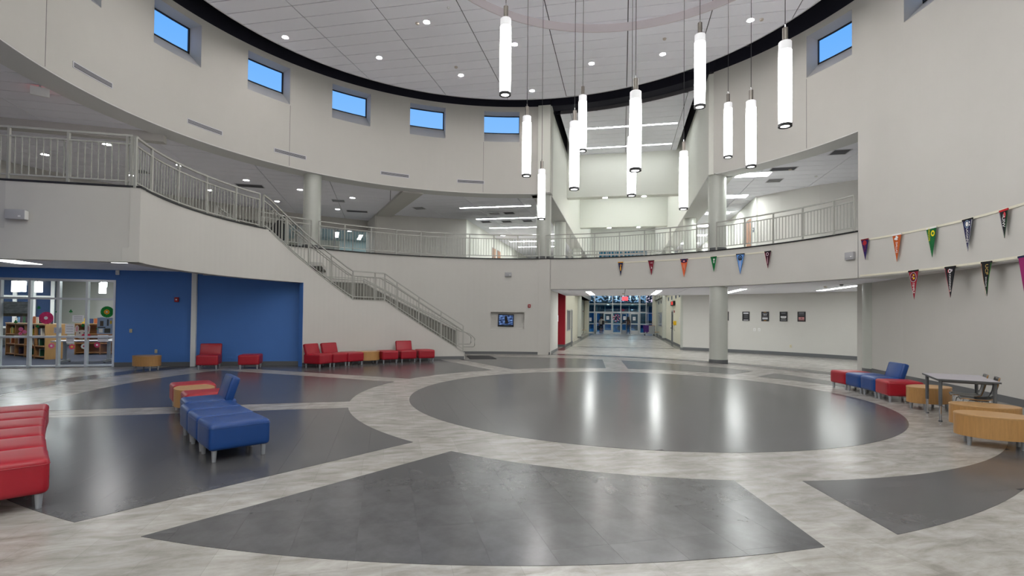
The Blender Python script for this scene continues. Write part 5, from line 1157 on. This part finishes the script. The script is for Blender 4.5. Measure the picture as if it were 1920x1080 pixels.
def stool(s, t, label):
    o = st_obj('stool', s, t, 0); MB().lathe([(.2, .44), (.205, .455), (.2, .475)], 20).build('seat', WOODT, o, smooth=True)
    for i in range(4): a = math.pi/4+math.pi/2*i; MB().tube([(.24*math.cos(a), .24*math.sin(a), 0), (.13*math.cos(a), .13*math.sin(a), .44)], .012, 6).build('leg', CHROME, o, smooth=True)
    MB().tube([(.19*math.cos(a), .19*math.sin(a), .2) for a in [2*math.pi*i/16 for i in range(17)]], .008, 6).build('foot_ring', CHROME, o, smooth=True); tag(o, label, 'stool', 'corridor stools')
stool(-.62, 37.0, 'wooden stool with wire legs at the left corridor wall'); stool(5.75, 33.4, 'wooden stool with wire legs at the right corridor wall')
o = st_obj('book_cart', 5.35, 38.0, 0); tag(o, 'wheeled book cart draped with purple cloth near the entrance', 'cart')
stb(o, (-.5, .5, -.3, -.26, .14, .92), GREYV, 'side_panel'); stb(o, (-.5, .5, .26, .3, .14, .92), GREYV, 'side_panel'); stb(o, (-.5, .5, -.3, .3, .9, .94), DOORW, 'top'); stb(o, (-.48, .48, -.28, .28, .14, .18), DGREY, 'shelf'); stb(o, (-.48, .48, -.28, .28, .5, .53), DGREY, 'shelf'); stb(o, (.46, .5, -.3, .3, .14, .9), DGREY, 'end_panel')
g = MB(); n = 14
vs = []; fs = []
for i in range(n+1):
    x = -.54+.5*i/n
    for j, (dy, z) in enumerate(((-.345, .3), (-.33, .6), (-.32, .95), (.32, .95), (.33, .55))): vs.append((x+.01*math.sin(i*2+j), dy-.02*math.sin(i*1.7)*(j in (0, 1)), z-(.06*math.sin(i*.9) if j == 0 else 0)))
for i in range(n):
    for j in range(4): a = i*5+j; fs.append((a, a+5, a+6, a+1))
g.add(vs, fs).build('cloth', mat('purple_cloth', rgb(84, 48, 120), .9, noise=.5, nscale=9), o)
for x in (-.42, .42):
    for y in (-.24, .24): c = MB().lathe([(.05, .0), (.06, .05), (.05, .1)], 12).build('caster', BLACK, o); c.location = (x, y, .02)
# entrance glazing
ent = struct(st_obj('window_51', 0, 41.72, 0))
for x in (-.62, .06, .2-.08, 1.9, 2.72, 4.52, 4.62, 5.22): stb(ent, (x-.035, x+.035, -.06, .06, 0, 4.45), ALU, 'mullion')
stb(ent, (-.66, 5.3, -.065, .065, 3.9, 4.0), ALU, 'transom'); stb(ent, (-.66, 5.3, -.065, .065, 4.35, 4.45), ALU, 'transom')
stb(ent, (-.66, 5.3, -.065, .065, 2.98, 3.06), ALU, 'transom'); stb(ent, (-.66, 5.3, -.07, .07, 2.12, 2.24), ALU, 'transom')
for a in ((-.66, .06), (1.9, 2.72), (4.62, 5.3)): stb(ent, (a[0], a[1], -.065, .065, .94, 1.02), ALU, 'transom'); stb(ent, (a[0], a[1], -.065, .065, 0, .14), ALU, 'transom')
xs = [-.62, .09, 1.9, 2.72, 4.55, 5.22]
for a, b in zip(xs, xs[1:]):
    for z0, z1 in ((2.24, 2.98), (3.06, 3.9), (4.0, 4.35)): stb(ent, (a+.04, b-.04, -.01, .01, z0, z1), GLASSB, 'pane')
for a, b in ((-.62, .09), (1.9, 2.72), (4.62, 5.22)):
    for z0, z1 in ((.14, .94), (1.02, 2.12)): stb(ent, (a+.04, b-.04, -.01, .01, z0, z1), GLASSB, 'pane')
def leaf(name, s, t, w2, ang, sgn):
    o = struct(st_obj(name, s, t, 0, -PH+ang)); x0, x1 = (0, w2) if sgn > 0 else (-w2, 0)
    for a in ((x0, x0+sgn*0+.1, 0, 2.1), (x1-.1, x1, 0, 2.1), (x0, x1, 0, .36), (x0, x1, 2.0, 2.1)): stb(o, (a[0], a[1], -.025, .025, a[2], a[3]), ALU, 'door_frame')
    stb(o, (x0+.1, x1-.1, -.02, .02, .95, 1.06), ALU, 'door_frame')
    stb(o, (x0+.1, x1-.1, -.006, .006, .36, .95), GLASSB, 'pane'); stb(o, (x0+.1, x1-.1, -.006, .006, 1.06, 2.0), GLASSB, 'pane'); stb(o, (x0+.08, x1-.08, -.09, -.05, 1.0, 1.06), WHITE, 'push_bar')
    return o
leaf('door_11', .14, 41.72, .86, R_(-80), 1); leaf('door_12', 1.86, 41.72, .86, 0, -1)
leaf('door_13', 2.78, 41.72, .86, R_(52), 1); leaf('door_14', 4.5, 41.72, .86, 0, -1)
for k, (s, z) in enumerate(((-.35, 1.43), (1.42, 1.6), (3.1, 1.6), (4.05, 1.55))):
    o = st_obj('paper_sheet', s, 41.62, z); MB().box(-.14, .14, -.006, 0, -.18, .18).build('sheet', PAPER, o); MB().box(-.08, .08, -.008, -.0065, .03, .06).build('printed_line', plain('print_grey', rgb(130, 130, 140)), o); tag(o, 'white notice on the entrance glass, %s from the left' % nth[k], 'paper notice', 'notices on the entrance glass')
o = st_obj('wreath', 2.3, 41.58, 1.6); tag(o, 'red white and blue ribbon wreath on the glass between the entrance doors', 'wreath'); rw_ = random.Random(9)
wm = [plain('wreath_red', rgb(200, 36, 60)), plain('wreath_white', rgb(226, 226, 236)), plain('wreath_blue', rgb(30, 50, 130))]
for k in range(54):
    t = k*2.4; rr_ = .1+.27*math.sqrt(((k*7) % 54)/54); 
    q = MB().add([(-.06, 0, -.03), (.06, -.02, -.03), (.06, 0, .03), (-.06, -.02, .03), (0, -.05, 0)], [(0, 1, 4), (1, 2, 4), (2, 3, 4), (3, 0, 4)]).build('ribbon', wm[k % 3], o); q.location = (rr_*math.cos(t), -.01-.002*(k % 5), rr_*math.sin(t)); q.rotation_euler = (0, rw_.uniform(0, 3.14), 0)
# vestibule and outdoors
v_ = MB(); wall_st(v_, -1, 6.6, 41.85, 46, 3.0, 3.15); struct(v_.build('ceiling_vestibule', plain('vest_dark', rgb(70, 90, 92))))
v_ = MB(); wall_st(v_, -1.3, -1, 41.85, 46.2, 0, 3.15); wall_st(v_, 6.6, 6.9, 41.85, 46.2, 0, 3.15); struct(v_.build('wall_vestibule', plain('vest_wall', rgb(150, 160, 160))))
v2 = struct(st_obj('window_52', 0, 46, 0))
for x in (-1, .1, 1, 1.9, 2.7, 3.6, 4.55, 5.6, 6.6): stb(v2, (x-.04, x+.04, -.05, .05, 0, 3.0), ALU, 'mullion')
for z in (0, .95, 2.1, 2.92): stb(v2, (-1, 6.6, -.045, .045, z, z+.08), ALU, 'transom')
for a, b in zip((-1, .1, 1, 1.9, 2.7, 3.6, 4.55, 5.6), (.1, 1, 1.9, 2.7, 3.6, 4.55, 5.6, 6.6)): stb(v2, (a, b, -.005, .005, .0, 2.95), GLASSB, 'pane')
light_disc('downlight', ST(1.4, 43.8, 3.0), .1, 'small light in the vestibule ceiling behind the left doors', 'vestibule lights'); light_disc('downlight', ST(3.9, 43.8, 3.0), .1, 'small light in the vestibule ceiling behind the right doors', 'vestibule lights')
gr = MB(); gr.prism([tuple(ST(-60, 46.2)[:2]), tuple(ST(70, 46.2)[:2]), tuple(ST(90, 150)[:2]), tuple(ST(-80, 150)[:2])], -.25, -.05); struct(gr.build('ground_outside', ASPH))
rt_ = random.Random(11)
def tree(s, t, h, r, label):
    o = st_obj('tree', s, t, -.05); tag(o, label, 'tree', 'dark trees outside the entrance'); MB().tube([(0, 0, 0), (.1, 0, h*.35), (-.05, .1, h*.6)], .18, 8, r2=.07).build('trunk', BARK, o)
    g = MB()
    for k in range(300):
        a = rt_.uniform(0, 6.28); b = rt_.uniform(-1, 1); q = r*rt_.uniform(.25, 1)**.6; x, y, z = q*math.cos(a)*math.sqrt(1-b*b), q*math.sin(a)*math.sqrt(1-b*b), h*.66+q*b*.8; d = rt_.uniform(.12, .3); c = rt_.uniform(0, 6.28)
        g.add([(x-d*math.cos(c), y-d*math.sin(c), z), (x, y, z+d*.6), (x+d*math.cos(c), y+d*math.sin(c), z), (x, y, z-d*.6)], [(0, 1, 2, 3)])
    f = g.build('foliage', LEAF, o); f['kind'] = 'stuff'
for k, (s, t, h, r) in enumerate(((0, 66, 7.2, 2.8), (5.2, 62, 7.8, 3.0), (9, 70, 8.6, 3.4), (-6, 72, 7, 3), (2.5, 84, 7.4, 3.2))): tree(s, t, h, r, ['dark tree outside beyond the left entrance doors', 'tall dark tree outside beyond the right entrance doors', 'dark tree at the right edge of the entrance glass', 'dark tree farthest left outside the entrance', 'distant low dark tree outside the entrance'][k])
o = st_obj('building', 2, 100, -.05); MB().box(-40, 40, 0, 8, 0, 4.6).build('walls', plain('far_brick', (.012, .02, .035)), o); MB().box(-40.4, 40.4, -.3, 8.3, 4.6, 4.9).build('roof_edge', plain('far_edge', (.03, .04, .06)), o)
for x in range(-30, 34, 6): MB().box(x, x+2.2, -.04, 0, 1, 2.8).build('window', TEAL, o)
tag(o, 'long low dark building outside beyond the parked cars', 'building')
def car(s, t, col, label):
    o = st_obj('car', s, t, -.05); tag(o, label, 'car', 'cars parked outside'); pr = [(-2.1, .35), (-2.15, .75), (-1.5, .85), (-.9, 1.35), (.7, 1.38), (1.35, .92), (2.1, .8), (2.15, .35)]
    vs = [(x, y, z) for y in (-.85, .85) for x, z in pr]; n = len(pr); MB().add(vs, [tuple(range(n)), tuple(range(n, 2*n))[::-1]]+[(i, n+i, n+(i+1) % n, (i+1) % n) for i in range(n)]).build('body', plain('car_%d' % col[2], rgb(*col), .3), o)
    MB().add([(x, -.86, z) for x, z in ((-1.3, .88), (-.85, 1.28), (.6, 1.3), (1.1, .9))], [(0, 1, 2, 3)]).build('side_window', BLACK, o)
    for x in (-1.3, 1.35):
        for y in (-.86, .7): c = MB().lathe([(.32, 0), (.32, .16)], 16).build('wheel', BLACK, o); c.location = (x, y+.16, .32); c.rotation_euler = (R_(90), 0, 0)
car(1.2, 57, (150, 160, 180), 'pale car parked outside beyond the left doors'); car(6, 58, (40, 60, 110), 'blue car parked outside beyond the right doors'); car(-4, 60, (60, 20, 30), 'dark red car parked outside at the left')

# ================================================================== UPPER FLOOR DETAILS
for k, (s, t, z) in enumerate(((8.72, 13.95, FL2),)):
    d_ = struct(st_obj('door_21', s, t, z)); stb(d_, (-.03, .04, -.47, .47, 0, 2.15), GREYV, 'frame'); stb(d_, (-.045, -.03, -.42, .42, 0, 2.1), DOORW, 'door_leaf'); stb(d_, (-.09, -.045, -.36, -.3, .98, 1.03), CHROME, 'door_handle')
    o = st_obj('wall_sign', 8.71, 13.1, FL2+1.5); stb(o, (-.02, 0, -.08, .08, -.1, .1), plain('sign_grey', rgb(96, 104, 116)), 'sign_plate'); stb(o, (-.024, -.021, -.05, .05, 0, .05), WHITE, 'print'); tag(o, 'small grey sign beside the upper right wooden door', 'sign')
for k, t in enumerate((22.6, 24.1)):
    d_ = struct(st_obj('door_2%d' % (k+2), -5.89, t, FL2)); stb(d_, (-.02, .02, -.47, .47, 0, 2.15), GREYV, 'frame'); stb(d_, (.02, .035, -.42, .42, 0, 2.1), DOORW, 'door_leaf'); stb(d_, (.035, .08, .3, .36, .98, 1.03), CHROME, 'door_handle')
# glass front room at the upper left
gf = struct(empty('window_61', P(19.5, -30, FL2)))
for th in (-36.3, -33.6, -30.6, -27.6, -25.1): MB().arc(19.44, 19.52, th-.09, th+.09, FL2, 6.58).build('mullion', GREYV, gf, org=gf.location)
MB().arc(19.4, 19.56, -36.4, -25, FL2, FL2+.12, 2).build('sill', BLACK, gf, org=gf.location); MB().arc(19.44, 19.52, -36.4, -25, 6.5, 6.58, 2).build('transom', GREYV, gf, org=gf.location)
for a, b in ((-36.2, -33.7), (-33.5, -30.7), (-30.5, -27.7), (-27.5, -25.2)): MB().arc(19.48, 19.49, a, b, FL2+.12, 6.5, 1.2).build('pane', GLASS, gf, org=gf.location)
rm = MB(); rm.arc(19.8, 28, -38, -22, FL2-.2, FL2, 3); struct(rm.build('floor_classroom', plain('classroom_floor', rgb(120, 130, 134)))); rm = MB(); rm.arc(27, 27.3, -38, -22, FL2, 7.3, 3); rm.prism([tuple(P(19.8, -38)[:2]), tuple(P(27.3, -38)[:2]), tuple(P(27.3, -38.4)[:2]), tuple(P(19.8, -38.4)[:2])], FL2, 7.3); rm.prism([tuple(P(19.8, -22)[:2]), tuple(P(27.3, -22)[:2]), tuple(P(27.3, -21.6)[:2]), tuple(P(19.8, -21.6)[:2])], FL2, 7.3); struct(rm.build('wall_classroom', plain('classroom_wall', rgb(150, 166, 168))))
rm = MB(); rm.arc(19.8, 27.3, -38.4, -21.6, 7.0, 7.1, 3); struct(rm.build('ceiling_classroom', plain('classroom_ceiling', rgb(170, 180, 182))))
for k, (r, th) in enumerate(((21.6, -27.0), (24.6, -27.8), (22.2, -32), (25, -24.2))): lin('linear_light', P(r, th, 0), R_(-20), 2.3, .22, 'slanting light inside the glass fronted upper room, %s' % ['nearest, seen right of the stair column', 'behind the nearest one', 'the left one', 'the right one by the radial wall'][k], 'lights in the glass fronted room', 6.99)
# dark low screen with a second stair rail, glimpsed behind the landing railing
sc2 = MB().prism([tuple(P(13.2, -52)[:2]), tuple(P(13.4, -45.6)[:2]), tuple(P(13.5, -45.6)[:2]), tuple(P(13.3, -52)[:2])], FL2, FL2+.25); o = sc2.build('stair_screen', BLACK, org=P(13.2, -52, FL2)); o.location = P(13.2, -52, FL2)
a, b = P(13.2, -52, FL2), P(13.4, -45.6, FL2); q = MB().add([tuple(a-a), tuple(b-a), tuple(b-a+Vector((0, 0, 1.7))), tuple(b-a+Vector((.03, .05, 1.7))), tuple(b-a+Vector((.03, .05, 0)))], [(0, 1, 2), (0, 2, 3), (0, 3, 4), (1, 4, 3, 2)]).build('panel', BLACK, o); tag(o, 'dark triangular stair panel behind the railing, just left of the upper column', 'stair panel')
PSTEP = .05
a5, b5 = P(15, -62, FL2), P(15, -50, FL2)
rail_section('second railing farther back on the upper left floor behind the landing railing', lambda u: a5.lerp(b5, u), [0, .33, .66, 1], 'railings round the upper gallery back', a5, bal=.2)

# ================================================================== PEOPLE
def figure(name, joints, edges, radii, mats_z, loc, rz, label, extra=None):
    me = bpy.data.meshes.new(name+'_skin'); names = list(joints); me.from_pydata([joints[k] for k in names], [(names.index(a), names.index(b)) for a, b in edges], [])
    ob = bpy.data.objects.new(name+'_tmp', me); C.objects.link(ob); md = ob.modifiers.new('skin', 'SKIN')
    for i, k in enumerate(names): r = radii[k]; sv = me.skin_vertices[0].data[i]; sv.radius = r if isinstance(r, tuple) else (r, r); sv.use_root = (k == 'pelvis')
    md.use_smooth_shade = True; s2 = ob.modifiers.new('sub', 'SUBSURF'); s2.levels = 2
    dg = bpy.context.evaluated_depsgraph_get(); m2 = bpy.data.meshes.new_from_object(ob.evaluated_get(dg)); bpy.data.objects.remove(ob, do_unlink=True)
    m2.name = name; m2.materials.clear()
    for m, _ in mats_z: m2.materials.append(m)
    for p in m2.polygons:
        c = p.center
        for i, (_, f) in enumerate(mats_z):
            if f(c): p.material_index = i; break
        p.use_smooth = True
    o = bpy.data.objects.new('person', None); C.objects.link(o); o.location = loc; o.rotation_euler = (0, 0, rz); tag(o, label, 'person'); bo = link('body', m2, o)
    return o
def person(pose, loc, rz, top, bottom, hairm, label, shorts=False, long_hair=False, sleeves=True):
    J = dict(pelvis=(0, 0, .92), belly=(0, .01, 1.05), chest=(0, .0, 1.27), neckb=(0, .01, 1.43), neck=(0, 0, 1.49), head=(0, -.01, 1.58), crown=(0, 0, 1.68),
             shl=(-.17, .01, 1.39), shr=(.17, .01, 1.39), ell=(-.22, .03, 1.13), elr=(.22, .03, 1.13), wrl=(-.22, -.05, .9), wrr=(.22, -.05, .9), hal=(-.22, -.07, .82), har=(.22, -.07, .82),
             hil=(-.09, 0, .88), hir=(.09, 0, .88), knl=(-.1, -.02, .5), knr=(.1, -.02, .5), anl=(-.1, .02, .09), anr=(.1, .02, .09), tol=(-.11, -.14, .03), tor=(.11, -.14, .03))
    J.update(pose)
    E_ = [('pelvis', 'belly'), ('belly', 'chest'), ('chest', 'neckb'), ('neckb', 'neck'), ('neck', 'head'), ('head', 'crown'), ('neckb', 'shl'), ('neckb', 'shr'), ('shl', 'ell'), ('ell', 'wrl'), ('wrl', 'hal'), ('shr', 'elr'), ('elr', 'wrr'), ('wrr', 'har'),
          ('pelvis', 'hil'), ('pelvis', 'hir'), ('hil', 'knl'), ('knl', 'anl'), ('anl', 'tol'), ('hir', 'knr'), ('knr', 'anr'), ('anr', 'tor')]
    Rr = dict(pelvis=(.15, .11), belly=(.14, .1), chest=(.17, .11), neckb=(.1, .08), neck=.055, head=(.085, .1), crown=(.07, .08), shl=.06, shr=.06, ell=.042, elr=.042, wrl=.028, wrr=.028, hal=(.02, .04), har=(.02, .04), hil=.1, hir=.1, knl=.062, knr=.062, anl=.042, anr=.042, tol=(.04, .028), tor=(.04, .028))
    mz = [(SKIN, lambda c: c.z > 1.475), (SKIN, lambda c: (abs(c.x) > .2 and c.z < 1.2) if not sleeves else (abs(c.x) > .17 and c.z < .93 and False)), (top, lambda c: c.z > .95 or (abs(c.x) > .19 and c.z > .86)), (BLACK, lambda c: c.z < .08), (SKIN, lambda c: shorts and c.z < .55), (bottom, lambda c: True)]
    o = figure('body', J, E_, Rr, mz, loc, rz, label)
    g = MB(); prof = [(.06, 1.56), (.1, 1.6), (.105, 1.66), (.085, 1.72), (.03, 1.745), (0.0001, 1.747)] if not long_hair else [(.11, 1.3), (.115, 1.42), (.1, 1.52), (.108, 1.62), (.105, 1.68), (.08, 1.73), (.0001, 1.75)]
    g.lathe(prof, 20, (J['crown'][0], J['crown'][1]+.025), sy=1.05); g.build('hair', hairm, o, smooth=True)
    # face and hands
    hx, hy, hz = J['head']
    MB().lathe([(.001, -.02), (.012, -.01), (.014, .01), (.004, .035)], 8, (hx, hy-.1)).build('nose', SKIN, o).location = (0, 0, hz)
    for sx in (-1, 1): MB().lathe([(.001, -.008), (.008, 0), (.001, .008)], 8, (hx+sx*.032, hy-.09)).build('eye', BLACK, o).location = (0, 0, hz+.03)
    for sd in ('l', 'r'):
        h_ = Vector(J['ha'+sd]); w2_ = Vector(J['wr'+sd]); d = (h_-w2_).normalized(); q = d.cross(Vector((0, 1, 0))).normalized()
        for k, (off, ln) in enumerate(((-.026, .055), (-.009, .07), (.009, .072), (.026, .058))): MB().tube([h_+q*off, h_+q*off+d*ln*.6, h_+q*off+d*ln+Vector((0, -.012, 0))], .009, 6, r2=.006).build('finger', SKIN, o, smooth=True)
        MB().tube([h_-d*.02+q*.03, h_+q*.055+d*.01, h_+q*.06+d*.035], .01, 6, r2=.007).build('thumb', SKIN, o, smooth=True)
    return o
HAIR = plain('dark_hair', (.008, .006, .006), .6)
person(dict(ell=(-.36, -.08, 1.2), wrl=(-.52, -.2, 1.16), hal=(-.6, -.24, 1.15), knl=(-.08, -.1, .5), anl=(-.07, .02, .1), tol=(-.07, -.13, .03)), ST(.78, 41.5, 0), -PH+math.pi, plain('tee_grey', rgb(160, 156, 150), .9), plain('shorts_dark', rgb(22, 22, 30), .9), HAIR, 'person in a grey tee and dark shorts walking out through the left doors', shorts=True, sleeves=False)
person(dict(elr=(.36, -.1, 1.15), wrr=(.54, -.26, 1.05), har=(.62, -.32, 1.04), knr=(.08, -.12, .5), anr=(.06, .06, .12), tor=(.06, -.08, .05)), ST(3.45, 41.25, 0), -PH+math.pi, mat('plaid_brown', rgb(88, 68, 62), .9, noise=.4, nscale=16), plain('jeans_blue', rgb(44, 62, 92), .9), HAIR, 'long haired person in a brown checked shirt and jeans pushing the right doors', long_hair=True)
o = st_obj('backpack', .98, 41.4, 1.02); rbox('bag', (.26, .16, .4), (0, 0, .1), .05, BLACK, o); MB().tube([(-.08, .1, .25), (-.09, .16, .1), (-.08, .1, -.05)], .014, 6).build('strap', BLACK, o); tag(o, 'black backpack carried by the person at the left doors', 'bag')

# ------------------------------------------------------------------ lettering: curves to meshes
dg = bpy.context.evaluated_depsgraph_get()
for o in [o for o in bpy.data.objects if o.type == 'FONT']:
    me = bpy.data.meshes.new_from_object(o.evaluated_get(dg)); n = link(o.name, me, o.parent); n.matrix_parent_inverse = o.matrix_parent_inverse.copy(); n.matrix_local = o.matrix_local.copy(); nm = o.name; bpy.data.objects.remove(o, do_unlink=True); n.name = nm
